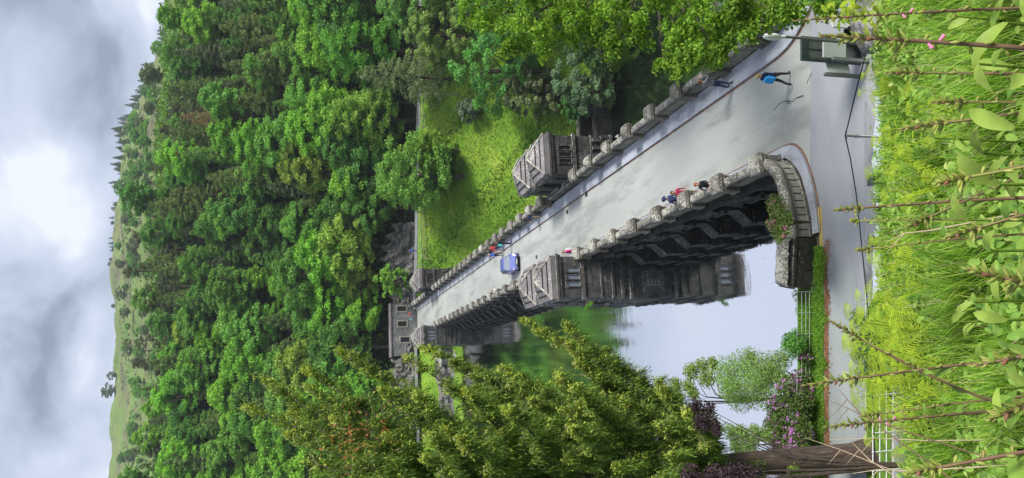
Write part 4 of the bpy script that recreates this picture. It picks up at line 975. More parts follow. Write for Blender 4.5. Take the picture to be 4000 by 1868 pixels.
# ------------------------------------------------------------------ railings, far side furniture and building
def railing(P0, P1, zf, nposts, rails, h, rad, label, name='railing', mat='white_paint', zoffs=0):
    P0, P1 = np.array(P0, float), np.array(P1, float)
    O = np.array([*P0, zf(*P0)]); t = tag(empty(name, tuple(O)), label, 'railing')
    V = [np.array([*(P0+(P1-P0)*i/(nposts-1)), 0]) for i in range(nposts)]
    for v in V: v[2] = zf(v[0], v[1])+zoffs
    for v in V: q = MB(); q.tube([v-O+[0, 0, -.3], v-O+[0, 0, h+.03]], rad*1.25, 5); q.build('post', M[mat], t)
    for r_ in rails:
        q = MB(); q.tube([v-O+[0, 0, r_] for v in V], rad, 5); q.build('rail', M[mat], t)
    return t
def dpt(d, y_img, V):                    # the point at depth d (along the view's ground direction) seen at height V
    r = ray(V, y_img); k = d/(r[0]*SA+r[1]*CA); return (EYE+r*k)
a, b = dpt(24.75, 1139, 3190), dpt(24.75, 1960, 3190)
railing(a[:2], b[:2], lambda x, y: -.06, 11, (.84, .62, .43, .25, .08), .84, .0105, 'estate railing with five white rails between the grass verge and the reservoir', mat='rail_grey')
a, b = dpt(20.0, 1470, 3411), dpt(20.0, 1990, 3411)
railing(a[:2], b[:2], lambda x, y: 0, 8, (1.4, 1.12, .85, .57), 1.4, .02, 'white barred railing below the flowery bank, nearest the camera')
for i, (p, q_) in enumerate((((16.5, 138.6), (30, 135.2)), ((30.6, 135.0), (100, 110.0)))):
    railing(p, q_, lambda x, y: gz(x, y), 9 if i == 0 else 31, (1.25, .8, .35), 1.25, .032, ['short run of white railing next to the far valley tower', 'long white railing along the foot of the wood above the meadow'][i], mat='rail_grey')
# weathered wooden fence running down the meadow
O = None
pts = [on_z(x, y, z) for (x, y), z in (((1690, 1010), -2.5), ((1700, 930), -3), ((1720, 830), -4), ((1750, 640), -5.5), ((1780, 500), -6.5), ((1800, 420), -7.5))]
pts = [np.array([p[0], p[1], gz(p[0], p[1])]) for p in pts]
t = tag(empty('wooden_fence', tuple(pts[0])), 'old wooden post and rail fence crossing the top of the meadow', 'fence')
for s0, s1 in zip(pts, pts[1:]):
    n = max(2, int(np.linalg.norm(s1-s0)/2.6))
    for i in range(n):
        p = s0+(s1-s0)*i/n; p[2] = gz(p[0], p[1]); q = MB(); q.box((p[0]-.08, p[1]-.08, p[2]-.3), (p[0]+.08, p[1]+.08, p[2]+1.2)); q.v = [v-pts[0] for v in q.v]; q.build('post', M['wood'], t)
for zz in (.5, 1.0):
    q = MB(); q.tube([p-pts[0]+[0, 0, zz] for p in pts], .05, 4); q.build('rail', M['wood'], t)
# rock faces behind the far road
def rockface(x0, x1, y, z1, label, seed, lean=.45, depth=2.5, name='rock_outcrop'):
    rg = np.random.default_rng(seed); nx_, nz_ = int((x1-x0)/.45)+2, int(z1/.45)+3; V = []
    for i in range(nx_):
        for j in range(nz_):
            x = x0+(x1-x0)*i/(nx_-1); f = j/(nz_-1); tp = z1*(.65+.35*math.sin(math.pi*i/(nx_-1)))*(1+.15*math.sin(i*1.3))
            yy = y+lean*f*tp+rg.uniform(-.28, .28)+.35*math.sin(i*.31+j*.57)+.25*math.sin(i*.9-j*.4)+(.5 if (i*3+j*2)//7 % 3 == 0 else 0)
            V.append((x+rg.uniform(-.2, .2), yy-(.36*max(0, x-14)), f*tp-.6))
    q = MB(); q.add(V, np.array([(i*nz_+j, (i+1)*nz_+j, (i+1)*nz_+j+1, i*nz_+j+1) for i in range(nx_-1) for j in range(nz_-1)])); o = q.build(name, M['rock']); return tag(o, label, 'rock face')
rockface(17.5, 31, 147.2, 6.5, 'grey shale rock face between the far tower and the wood', 3)
rockface(-14, 7.0, 147.4, 5.5, 'shale rock face on the lake side of the little stone building', 6)
rockface(14.5, 18.5, 148.0, 5, 'small rock face touching the stone building', 8)
# stone building with three framed openings set into the slope
O = np.array([10.6, 148.4, 0.]); B = tag(empty('stone_building', tuple(O)), 'low grey stone building with three pale framed windows at the road end', 'building')
q = MB(); q.box((-6, 0, -.5), (4.6, 3.2, 4.35)); q.build('wall', M['cottage'], B)
q = MB(); q.box((-6.2, -.2, 4.35), (4.8, 3.4, 4.6)); q.build('roof', M['roofstone'], B)
for (vx, vy) in ((1569, 1206), (1571, 1265), (1582, 1327)):
    p = on_y(vx, vy, 148.3)-O
    f = MB()
    for aa, bb in (((-.75, -.1, -1.15), (-.5, 0, 1.15)), ((.5, -.1, -1.15), (.75, 0, 1.15)), ((-.5, -.1, .9), (.5, 0, 1.15)), ((-.5, -.1, -1.15), (.5, 0, -.9))): f.box((aa[0]+p[0], aa[1], aa[2]+p[2]), (bb[0]+p[0], bb[1]-.005, bb[2]+p[2]))
    fo = f.build('window', M['ridge'], B); g_ = MB(); g_.box((p[0]-.5, -.04, p[2]-.9), (p[0]+.5, -.008, p[2]+.9)); g_.build('pane', M['dark'], fo)
q = MB(); q.box((8.9, 141.6, 0), (13.4, 142.0, .9), 0); o = q.build('low_wall', M['wood'] if False else M['cottage'], None, (11, 141.8, 0)); tag(o, 'low brown wall closing the far end of the dam road', 'wall')
# little six sided stone hut on the far lake shore
O = np.array([*on_z(1650, 1397, -.2)[:2], gz(*on_z(1650, 1397, -.2)[:2])]); Hh = tag(empty('stone_hut', tuple(O)), 'little six sided stone hut on the grassy far shore', 'hut')
ring = lambda r, z: [(r*math.cos(k*math.pi/3), r*math.sin(k*math.pi/3), z) for k in range(6)]
q = MB()
for i in range(6): A0, A1 = ring(1.5, -.4), ring(1.5, 1.9); q.sheet([A0[i], A0[(i+1) % 6], A1[(i+1) % 6], A1[i]])
q.build('wall', M['cottage'], Hh); q = MB()
for i in range(6): A1, A2 = ring(1.75, 1.9), ring(.25, 2.7); q.sheet([A1[i], A1[(i+1) % 6], A2[(i+1) % 6], A2[i]])
q.sheet(ring(1.75, 1.9)); q.sheet(ring(.25, 2.7)); q.build('roof', M['ridge'], Hh); q = MB(); q.box((-.4, -1.36, -.3), (.4, -1.29, 1.4)); q.build('doorway', M['dark'], Hh)
# outflow walls and their gates in the valley
def solid_wall(p, q_, w, z0, z1, name, label, cat, mat):
    p, q_ = np.array(p[:2]), np.array(q_[:2]); t = (q_-p)/np.linalg.norm(q_-p); n = np.array([-t[1], t[0]])*w/2; m = MB(); O = np.array([*((p+q_)/2), z0])
    V = [(*(p+n), z0), (*(q_+n), z0), (*(q_-n), z0), (*(p-n), z0), (*(p+n), z1), (*(q_+n), z1), (*(q_-n), z1), (*(p-n), z1)]
    m.add(np.array(V)-O, np.array([(0, 3, 2, 1), (4, 5, 6, 7), (0, 1, 5, 4), (1, 2, 6, 5), (2, 3, 7, 6), (3, 0, 4, 7)])); o = m.build(name, mat); o.location = O; return tag(o, label, cat)
A, Bq = on_z(2262, 560, -21.5), on_z(2248, 300, -21.5); solid_wall(A, Bq, 1.6, -28, -21.5, 'outflow_wall', 'farther of the two dark outflow walls running out from the dam', 'wall', M['block'])
A2, B2 = on_z(2325, 540, -22.0), on_z(2310, 360, -22.0); solid_wall(A2, B2, 1.4, -28, -22.0, 'outflow_wall', 'nearer of the two dark outflow walls, at the edge of the dark pool', 'wall', M['block'])
m1, m2 = (A*.45+Bq*.55), (A2*.4+B2*.6); solid_wall(m1, m2, 2.2, -23.6, -21.7, 'footbridge', 'dark footbridge slab joining the two outflow walls', 'bridge', M['green_metal'])
for k, (vv, zz) in enumerate(((2215, -21.9), (2362, -22.6))):
    a, b = on_z(vv, 402, zz), on_z(vv, 450, zz); railing(a[:2], b[:2], lambda x, y: zz, 4, (1.3, .85, .4), 1.3, .07, ['dark gate railing on the meadow side of the outflow walls', 'dark gate railing on the pool side of the outflow walls'][k], mat='green_metal')
# pole on the meadow
p = on_z(1900, 375, -11); p[2] = gz(p[0], p[1]); q = MB(); q.tube([(0, 0, -.5), (0, 0, 7.5)], .10, 6); q.tube([(0, 0, 4.6), (.5, 0, 4.6)], .12, 5); o = q.build('pole', M['grey_metal']); o.location = p; tag(o, 'thin grey pole standing in the meadow beside the trees', 'pole')
# lamp post, display boards, cabinet, bin, cable and its pole near the junction
def zat(x, y, V):           # height of the point above (x, y) that is seen at V
    lo, hi = -5, 30
    for _ in range(40):
        mid = (lo+hi)/2
        if photo_xy((x, y, mid))[0] > V: lo = mid
        else: hi = mid
    return mid
LPt = on_z(3388, 172, 0.); ht = zat(LPt[0], LPt[1], 3062)
L_ = tag(empty('street_lamp', tuple(LPt)), 'slim dark street lamp with a grey head, beside the display boards', 'street lamp')
q = MB(); q.tube([(0, 0, 0), (0, 0, 1.3)], .085, 8); q.tube([(0, 0, 1.3), (0, 0, ht)], .05, 8); q.build('post', M['postgrey'], L_)
q = MB(); hd = zat(LPt[0], LPt[1], 2985)
q.tube([(0, 0, ht-.05), (-.03, 0, ht+.15)], .06, 6); q.ball((-.05, -.02, (ht+hd)/2+.1), (.12, .16, (hd-ht)/2*.95), 10); hdob = q.build('lamp_head', M['white_paint'], L_)
def bpt(V, y, z): return on_z(V, y, z)
def board(label, pa, pb, z0, z1, tilt=0):
    a, b = np.array(pa), np.array(pb); t = tag(empty('display_board', tuple(a)), label, 'sign board', 'display boards at the junction')
    q = MB(); q.box((-.06, -.06, 0), (.06, .06, 1.55)); q.frustum((0, 0), 1.55, 1.62, .06, .06, .01, .01); q.build('post', M['postgrey'], t)
    d = b-a; n = np.array([-d[1], d[0], 0]); n /= np.linalg.norm(n); e = .03; V = []
    for s_ in (-1, 1):
        V += [n*e*s_+d*.06+[0, 0, z0], n*e*s_+d+[0, 0, z0], n*e*s_+d+[0, 0, z1], n*e*s_+d*.06+[0, 0, z1]]
    q = MB(); q.add(np.array(V)+[0, 0, 0], np.array([(0, 1, 2, 3), (7, 6, 5, 4), (0, 4, 5, 1), (1, 5, 6, 2), (2, 6, 7, 3), (3, 7, 4, 0)])); q.build('panel', M['panel'], t); return t
pA, pA2 = bpt(3358, 64, 0), bpt(3385, 118, 0); board('pale display board farthest out on the valley side of the junction', pA, pA2, .55, 1.45)
pC, pC2 = bpt(3362, 300, 0), bpt(3345, 246, 0); board('pale display board nearest the black cable pole', pC, pC2, .42, 1.38)
pB = bpt(3392, 241, 0); pB2 = bpt(3392, 180, 0); board('pale display board between the lamp post and the cable', pB, pB2, 1.0, 1.95)
cb = bpt(3390, 217, 0)+np.array([.25, .35, 0]); t = tag(empty('notice_cabinet', tuple(cb), -R(11)), 'tall dark green framed notice cabinet behind the lamp post', 'notice board')
q = MB()
for a, b in (((-.44, -.05, 0), (-.36, .05, 2.55)), ((.36, -.05, 0), (.44, .05, 2.55)), ((-.36, -.05, 2.32), (.36, .05, 2.55)), ((-.36, -.05, .0), (.36, .05, .25)), ((-.36, -.03, 1.35), (.36, .03, 1.42)), ((-.02, -.03, 1.42), (.02, .03, 2.32))): q.box(a, b)
q.build('frame', M['green_metal'], t); q = MB(); q.box((-.36, -.012, .25), (.36, .012, 2.32)); q.build('panel', M['postgrey'], t)
bn = bpt(3385, 140, 0); t = tag(empty('leaflet_box', tuple(bn)), 'small open black box of leaflets on a stand by the lamp post', 'box')
q = MB(); q.box((-.2, -.12, 0), (.2, .12, .35)); q.box((-.24, -.15, .35), (.24, .15, .40)); q.box((-.24, .10, .40), (.24, .15, .85)); q.box((-.24, -.15, .40), (-.2, .1, .85)); q.box((.2, -.15, .40), (.24, .1, .85)); q.build('stand', M['black'], t)
for i in range(4): q = MB(); q.box((-.17+i*.09, -.06, .42), (-.12+i*.09, .02, .62+.04*(i % 2))); q.build('leaflet', M['panel'], t)
PP = on_z(3425, 535, 0); PP = np.array([*PP[:2], 0]); hp = zat(PP[0], PP[1], 3303)
q = MB(); q.tube([(0, 0, -.3), (0, 0, hp)], .055, 8); q.tube([(-.16, .03, hp-.02), (.16, -.03, hp-.02)], .035, 6); q.tube([(0, 0, hp*.62), (.0, 0, hp*.62+.1)], .07, 6); o = q.build('cable_pole', M['grey_metal']); o.location = PP; tag(o, 'short galvanised pole that holds up the black cable', 'pole')
ptsC = [on_r(3384, 205, 26.0), on_r(3350, 330, 26.8), on_r(3312, 490, 27.4), PP+[0, 0, hp+.02], on_r(3322, 620, 27.2), on_r(3345, 760, 26.8), on_r(3366, 960, 26.6), on_r(3388, 1180, 26.6), on_r(3408, 1500, 26.8), on_r(3420, 1868, 27.6), on_r(3425, 2100, 28.2)]
q = MB(); q.tube(ptsC, .022, 5); o = q.build('cable', M['black'], None, tuple(ptsC[3])); tag(o, 'long sagging black cable strung along the road edge over the short pole', 'cable')
for lab, (vx, vy) in (('squat grey green service box behind the grass, nearer the cable pole', (3452, 706)), ('squat grey green service box behind the grass, nearer the hedge shrub', (3455, 944))):
    p = on_z(vx, vy, 0); t = tag(empty('service_box', tuple(p), -R(11)), lab, 'utility box', 'service boxes along the path')
    q = MB(); q.box((-.17, -.12, 0), (.17, .12, .52)); q.box((-.20, -.15, .52), (.20, .15, .58)); q.build('body', M['green_metal'], t); q = MB(); q.box((-.05, -.135, .30), (.05, -.12, .36)); q.build('handle', M['grey_metal'], t)
# stone gate wall beside the trunk, with a small black box on it
gp = on_z(3400, 1905, 0); O = np.array([*gp[:2], 0.]); rg = np.random.default_rng(4)
W_ = tag(empty('stone_wall', tuple(O)), 'rough grey stone wall at the photo bottom edge beside the big trunk', 'wall'); hh = zat(O[0]-.5, O[1]+.6, 2990)
q = MB(); n = 9; V = []; 
for i in range(n):
    for j in range(14): V.append((-.9+rg.uniform(-.04, .04)+.9*(i/(n-1)), .2+1.6*i/(n-1)*0+rg.uniform(-.05, .05), -.1+hh*j/13))
q.add(V, np.array([(i*14+j, (i+1)*14+j, (i+1)*14+j+1, i*14+j+1) for i in range(n-1) for j in range(13)])); q.box((-1.6, .28, -.2), (-.02, 1.2, hh)); q.build('wall', M['rock'], W_)
q = MB(); q.box((-.32, .02, 1.9), (-.1, .14, 2.25)); bx = q.build('meter_box', M['black'], W_); q = MB(); q.box((-.27, .005, 2.0), (-.15, .019, 2.13)); q.build('plate', M['panel'], bx)
# rocks on the bank below the boards
for k, (vx, vy, D, r, lab) in enumerate(((3440, 60, 21.5, .8, 'broad grey rock ledge in the bank under the display boards'), (3480, 110, 19.5, .45, 'lower pale rock poking from the grass under the display boards'), (3425, 130, 22.5, .4, 'small grey rock right below the leaflet box'))):
    c = on_r(vx, vy, D); q = MB(); q.ball((0, 0, 0), (r*1.3, r, r*.55), 14, 0, .22, random.Random(k)); o = q.build('rock', M['rock']); o.location = c; tag(o, lab, 'rock')
# stones along the far shore
for i in range(26):
    x = -22+i*1.1; y = 138.6+.5*math.sin(i*1.7); r = .45+.35*abs(math.sin(i*2.3)); q = MB(); q.ball((0, 0, 0), (r*1.3, r, r*.8), 8, 0, .25, random.Random(i)); o = q.build('shore_rock', M['rock']); o.location = (x, y, gz(x, y)+.1)
    tag(o, f"shore boulder on the far lake edge, {ORD(i+1)} from the big conifer's side", 'rock', 'boulders along the far shore')
# ------------------------------------------------------------------ car
def car(loc):
    t = tag(empty('car', loc, 0), 'small blue hatchback driving towards the camera on the dam road', 'car')
    paint = plain('blue_car_paint', (.17, .20, .52), .2, .5, .05, 3, .8); shade = plain('car_glass', (.42, .47, .50), .06, .85, .05)
    chrome = plain('chrome', (.6, .6, .62), .2, 1, .05)
    lamp = plain('headlight_glass', (.75, .78, .8), .1, .2, .05, 3, 1)
    S = [(0, .70, .30, .60), (.10, .78, .24, .70), (.45, .84, .2, .82), (1.0, .86, .2, .93), (1.8, .87, .2, .96), (3.1, .86, .2, .98), (3.75, .82, .24, .98), (3.95, .74, .34, .86)]
    V = []
    for y, wd, zb, zt in S:
        V += [(-wd*.9, y, zb), (-wd, y, zb+.12), (-wd, y, (zb+zt)/2+.05), (-wd*.93, y, zt-.05), (-wd*.8, y, zt), (0, y, zt+.025), (wd*.8, y, zt), (wd*.93, y, zt-.05), (wd, y, (zb+zt)/2+.05), (wd, y, zb+.12), (wd*.9, y, zb)]
    k = 11; q = MB(); q.add(V, np.array([(i*k+j, i*k+(j+1) % k, (i+1)*k+(j+1) % k, (i+1)*k+j) for i in range(len(S)-1) for j in range(k)]), 0, False); q.add(V[:k], [tuple(range(k))]); q.add(V[-k:], [tuple(range(k))])
    q.add([(-.60, 1.72, 1.46), (.60, 1.72, 1.46), (.58, 3.3, 1.47), (-.58, 3.3, 1.47), (-.52, 1.8, 1.51), (.52, 1.8, 1.51), (.5, 3.2, 1.52), (-.5, 3.2, 1.52)], np.array([(4, 5, 6, 7), (0, 1, 5, 4), (1, 2, 6, 5), (2, 3, 7, 6), (3, 0, 4, 7)]))
    for sx_ in (-1, 1):
        q.tube([(sx_*.80, .98, .94), (sx_*.60, 1.70, 1.46)], .035, 4); q.tube([(sx_*.80, 3.75, .97), (sx_*.58, 3.3, 1.47)], .05, 4); q.tube([(sx_*.82, 2.4, .96), (sx_*.6, 2.4, 1.47)], .03, 4); q.tube([(sx_*.60, 1.7, 1.47), (sx_*.58, 3.3, 1.48)], .035, 4)
    q.build('body', paint, t)
    q = MB(); q.sheet([(-.78, 1.0, .955), (.78, 1.0, .955), (.58, 1.72, 1.45), (-.58, 1.72, 1.45)]); q.build('windscreen', shade, t)
    for sx_ in (-1, 1): q = MB(); q.sheet([(sx_*.80, 1.05, .95), (sx_*.80, 3.7, .96), (sx_*.585, 3.3, 1.45), (sx_*.59, 1.75, 1.45)]); q.build('side_window', shade, t)
    q = MB(); q.sheet([(-.76, 3.78, .98), (.76, 3.78, .98), (.56, 3.33, 1.45), (-.56, 3.33, 1.45)]); q.build('rear_window', M['glass'], t)
    for sx_ in (-1, 1):
        q = MB(); q.add([(sx_*.50, .02, .62), (sx_*.74, .10, .60), (sx_*.80, .42, .80), (sx_*.62, .22, .80)], [(0, 1, 2, 3)]); q.v = [v+[0, -.012, .012] for v in q.v]; q.build('headlight', lamp, t)
        q = MB(); q.ball((sx_*.95, 1.12, .98), (.10, .06, .07), 8); q.build('door_mirror', paint, t)
        for y in (.72, 3.2):
            q = MB(); q.tube([(sx_*.70, y, .30), (sx_*.87, y, .30)], .30, 14); wq = q.build('wheel', M['black'], t); q = MB(); q.tube([(sx_*.865, y, .30), (sx_*.885, y, .30)], .19, 10); q.build('rim', chrome, wq)
    q = MB(); q.box((-.40, -.03, .52), (.40, .02, .60)); q.build('grille', M['black'], t); q = MB(); q.box((-.42, -.045, .605), (.42, -.01, .625)); q.box((-.42, -.045, .50), (.42, -.01, .515)); q.build('grille_trim', chrome, t)
    q = MB(); q.box((-.6, -.025, .28), (.6, .02, .40)); q.build('air_intake', M['black'], t); q = MB(); q.box((-.26, -.05, .40), (.26, -.031, .51)); q.build('number_plate', M['white_paint'], t)
    return t
cr_o = car((10.72, 66.7, .01)); cr_o.scale = (1, .86, .9)
# ------------------------------------------------------------------ people
SKINM = plain('skin', (.50, .30, .22), .5, 0, .08); CL = {}
def cloth(name, c):
    if name not in CL: CL[name] = plain(name+'_cloth', c, .85, 0, .2, 12)
    return CL[name]
def person(loc, yaw, label, top, legs, hair, pose='stand', s=1.0, group=None, bag=None, hat=None, longhair=False, sleeve=True):
    t = tag(empty('person', loc, yaw), label, 'person', group); t.scale = (s, s, s)
    J = dict(pel=(0, 0, .94, .135), spi=(0, .0, 1.12, .118), che=(0, .0, 1.32, .14), nb=(0, -.01, 1.46, .07), nk=(0, .0, 1.50, .052), jaw=(0, .03, 1.57, .066), hd=(0, .015, 1.65, .096), tp=(0, .0, 1.715, .075), nose=(0, .115, 1.62, .014))
    E_ = [('pel', 'spi'), ('spi', 'che'), ('che', 'nb'), ('nb', 'nk'), ('nk', 'jaw'), ('jaw', 'hd'), ('hd', 'tp'), ('hd', 'nose')]
    P = dict(stand=dict(el=(.24, -.02, 1.14), wr=(.25, .06, .90), kn=(.10, .02, .50), an=(.10, -.01, .08)),
             lean=dict(el=(.25, .22, 1.27), wr=(.08, .26, 1.52), kn=(.11, .0, .50), an=(.13, -.06, .08)),
             reach=dict(el=(.25, .16, 1.2), wr=(.2, .42, 1.18), kn=(.10, .02, .50), an=(.10, -.03, .08)),
             walk=dict(el=(.23, .0, 1.14), wr=(.24, .14, .92), kn=(.10, .02, .50), an=(.10, -.01, .08)),
             sit=dict(el=(.24, .10, 1.10), wr=(.12, .26, 1.0), kn=(.12, .34, .86), an=(.12, .42, .44)))[pose]
    for s_, n in ((-1, 'l'), (1, 'r')):
        ph = (s_ if pose == 'walk' else 0); sh = (s_*.165, -.01, 1.40, .066)
        el = (s_*P['el'][0], P['el'][1]-ph*.10, P['el'][2]); wr = np.array((s_*P['wr'][0], P['wr'][1]-ph*.16, P['wr'][2]))
        J['sh'+n] = sh; J['el'+n] = (*el, .043); J['wr'+n] = (*wr, .027)
        dr = wr-np.array(el); dr /= np.linalg.norm(dr); sd_ = np.array([s_*-.3, .95, .1]); sd_ -= sd_@dr*dr; sd_ /= np.linalg.norm(sd_)
        pm = wr+dr*.06; J['pm'+n] = (*pm, .032); E_ += [('che', 'sh'+n), ('sh'+n, 'el'+n), ('el'+n, 'wr'+n), ('wr'+n, 'pm'+n)]
        cr_ = np.cross(dr, sd_)
        for f, (o_, L) in enumerate(((-.027, .062), (-.009, .075), (.009, .07), (.027, .055))):
            b0 = pm+dr*.035+sd_*o_; b1 = b0+dr*L*.55+cr_*.01*s_; b2 = b1+dr*L*.4+cr_*.025*s_
            for k_, b_ in (('a', b0), ('b', b1), ('c', b2)): J[f'f{n}{f}{k_}'] = (*b_, .0088)
            E_ += [('pm'+n, f'f{n}{f}a'), (f'f{n}{f}a', f'f{n}{f}b'), (f'f{n}{f}b', f'f{n}{f}c')]
        th = pm-dr*.02+sd_*.04; J['th'+n] = (*th, .011); J['ti'+n] = (*(th+dr*.04+sd_*.02), .009); E_ += [('pm'+n, 'th'+n), ('th'+n, 'ti'+n)]
        kn = (s_*P['kn'][0], P['kn'][1]+ph*.13, P['kn'][2]); an = (s_*P['an'][0], P['an'][1]+ph*.20-(.12 if ph < 0 else 0), P['an'][2]+(.05 if ph < 0 else 0))
        J['hp'+n] = (s_*.09, 0, .90, .098); J['kn'+n] = (*kn, .062); J['an'+n] = (*an, .042); J['to'+n] = (an[0]+s_*.02, an[1]+.15, an[2]-.045, .034)
        J['cf'+n] = ((kn[0]+an[0])/2, (kn[1]+an[1])/2-.02, (kn[2]*.62+an[2]*.38), .058)
        E_ += [('pel', 'hp'+n), ('hp'+n, 'kn'+n), ('kn'+n, 'cf'+n), ('cf'+n, 'an'+n), ('an'+n, 'to'+n)]
    ks = list(J); me = bpy.data.meshes.new('body'); me.from_pydata([J[k][:3] for k in ks], [(ks.index(a), ks.index(b)) for a, b in E_], [])
    tmp = bpy.data.objects.new('tmp_skin', me); COL.objects.link(tmp); sk = tmp.modifiers.new('s', 'SKIN'); sk.use_smooth_shade = True; tmp.modifiers.new('u', 'SUBSURF').levels = 1
    for i, k in enumerate(ks): v = me.skin_vertices[0].data[i]; v.radius = (J[k][3], J[k][3]); v.use_root = (k == 'pel')
    dg = bpy.context.evaluated_depsgraph_get(); dg.update(); bm = bpy.data.meshes.new_from_object(tmp.evaluated_get(dg)); bpy.data.objects.remove(tmp, do_unlink=True)
    body = bpy.data.objects.new('body', bm); COL.objects.link(body); body.parent = t; bm.materials.clear()
    for x in (SKINM, top, legs, M['black']): bm.materials.append(x)
    cen = {k: np.array(J[k][:3]) for k in ks}
    def bone(k1, k2, m_): return (cen[k1], cen[k2], m_)
    bones = [bone('hd', 'tp', 0), bone('jaw', 'hd', 0), bone('nk', 'jaw', 0), bone('pel', 'che', 1), bone('che', 'nb', 1)]
    for n in 'lr': bones += [bone('sh'+n, 'el'+n, 1), bone('el'+n, 'wr'+n, 1 if sleeve else 0), bone('che', 'sh'+n, 1), bone('pm'+n, f'f{n}1c', 0), bone('wr'+n, 'pm'+n, 0), bone('hp'+n, 'kn'+n, 2), bone('kn'+n, 'an'+n, 2), bone('an'+n, 'to'+n, 3)]
    for p in bm.polygons:
        c = np.array(p.center); best, bmi = 9, 0
        for a, b, m_ in bones:
            ab = b-a; u = min(1, max(0, (c-a)@ab/(ab@ab))); d_ = np.linalg.norm(c-a-ab*u)
            if d_ < best: best, bmi = d_, m_
        if bmi == 1 and c[2] < .93 and pose != 'sit' and abs(c[0]) < .2: bmi = 2
        p.material_index = bmi; p.use_smooth = True
    q = MB(); q.ball((0, -.022, 1.668), (.102, .108, .098), 12)
    if longhair: q.ball((0, -.085, 1.56), (.085, .05, .15), 10)
    q.build('hair', hair, t)
    for s_ in (-1, 1):
        q = MB(); q.ball((s_*.033, .098, 1.645), .012, 6); q.build('eye', M['dark'], t); q = MB(); q.ball((s_*.098, .01, 1.63), (.014, .022, .032), 6); q.build('ear', SKINM, t)
    q = MB(); q.box((-.022, .092, 1.578), (.022, .104, 1.586)); q.build('mouth', cloth('lip', (.35, .12, .10)), t)
    if hat is not None: q = MB(); q.frustum((0, 0), 1.69, 1.79, .115, .12, .085, .09); q.tube([(0, .03, 1.69), (0, .03, 1.70)], .16, 10); q.build('hat', hat, t)
    if bag is not None:
        bm_, blab = bag; b_ = empty('backpack', tuple(Vector(loc)+Matrix.Rotation(yaw, 3, 'Z') @ Vector((0, -.21*s, 1.2*s))), yaw); tag(b_, blab, 'backpack')
        q = MB(); q.frustum((0, 0), -.22, .0, .14, .07, .15, .09); q.frustum((0, 0), .0, .2, .15, .09, .11, .06); q.build('body', bm_, b_); q = MB(); q.box((-.10, -.115, -.18), (.10, -.07, 0)); q.build('pocket', bm_, b_)
    return t
navy, black_, maroon, pink = cloth('navy', (.02, .03, .09)), cloth('charcoal', (.02, .022, .028)), cloth('maroon', (.30, .02, .06)), cloth('pink', (.72, .06, .28))
jeans, khaki, grey_, white_ = cloth('jeans', (.03, .05, .11)), cloth('khaki', (.30, .23, .14)), cloth('grey', (.16, .17, .19)), cloth('white', (.6, .6, .58))
blue_, teal_, red_ = cloth('blue', (.02, .10, .55)), cloth('teal', (.05, .42, .45)), cloth('red', (.5, .05, .05)); sky_ = cloth('sky_blue', (.03, .32, .75))
hb, hg, hr_, hl = cloth('brown_hair', (.10, .045, .02)), cloth('grey_hair', (.35, .33, .31)), cloth('auburn_hair', (.28, .08, .03)), cloth('light_hair', (.45, .30, .17))
P_ = lambda x, y, z=0: tuple(on_z(x, y, z))
person(P_(2857, 330, .11), R(-75), 'person in dark jacket and jeans leaning at the valley parapet under the oak', grey_, jeans, hb, 'lean', 1.04)
person(P_(3092, 306), R(-62), 'person in navy top and black leggings walking across the junction', navy, black_, hl, 'walk', .99, bag=(sky_, 'bright blue backpack on the walker crossing the junction'))
a = on_z(2594, 778, 1.72); person((a[0], a[1], 0), R(200), 'person in navy jacket and dark cap behind the one in maroon', navy, black_, hg, 'stand', 1.02, hat=navy)
a = on_z(2622, 776, 1.62); person((max(a[0], 8.78), a[1]-.1, .0), R(170), 'person in long maroon coat walking beside the reservoir parapet', maroon, khaki, hb, 'stand', .96, longhair=True)
a = on_z(2716, 722, 1.60); person((a[0], a[1], 0), R(150), 'person with auburn ponytail and dark jacket by the reservoir parapet', black_, black_, hr_, 'reach', .95, longhair=True)
a = on_z(2200, 984, 1.58); person((a[0], a[1], .0), R(100), 'person in bright pink jacket and olive sunhat by the nearer reservoir tower', pink, black_, hb, 'stand', .95, hat=khaki, bag=(white_, 'pale bag slung on the person in pink'))
a = on_z(1922, 1136, 1.60); person((a[0], a[1], 0), R(20), 'person in white and orange with grey trousers far along the reservoir parapet', white_, grey_, hr_, 'walk', .97)
person(P_(1997, 951, .11), R(-80), 'person in black leggings with arms on the valley parapet near the blue car', black_, black_, hb, 'reach', 1.0, bag=(teal_, 'turquoise backpack on the one by the valley parapet'))
person(P_(1960, 982, .11), R(185), 'person in black top and bare knees, tallest of the group opposite the car', black_, cloth('shorts', (.42, .25, .18)), hb, 'stand', 1.0, sleeve=False)
person(P_(1964, 995, .0), R(160), 'person in royal blue top and black leggings at the edge of the group', blue_, black_, hl, 'stand', .93)
a = P_(1966, 970, .11); person(a, R(175), 'person with red scarf standing behind the group opposite the car', red_, navy, hr_, 'stand', .95)
a = P_(2112, 862, .11); person((a[0]+.35, a[1], .0), R(75), 'person in navy jacket and khaki trousers resting against the valley parapet', navy, khaki, hg, 'reach', .93)
person(P_(1624, 1227, 0), R(180), 'distant person in red and blue beyond the low wall', red_, blue_, hb, 'stand', 1.0)
person(P_(1624, 1248, 0), R(150), 'distant person in turquoise beyond the low wall', teal_, white_, hb, 'stand', .85)
a = (24.6, 138.6, gz(24.6, 138.6)); person(a, R(180), 'distant person in blue behind the white railing', blue_, navy, hb, 'stand', 1.0)
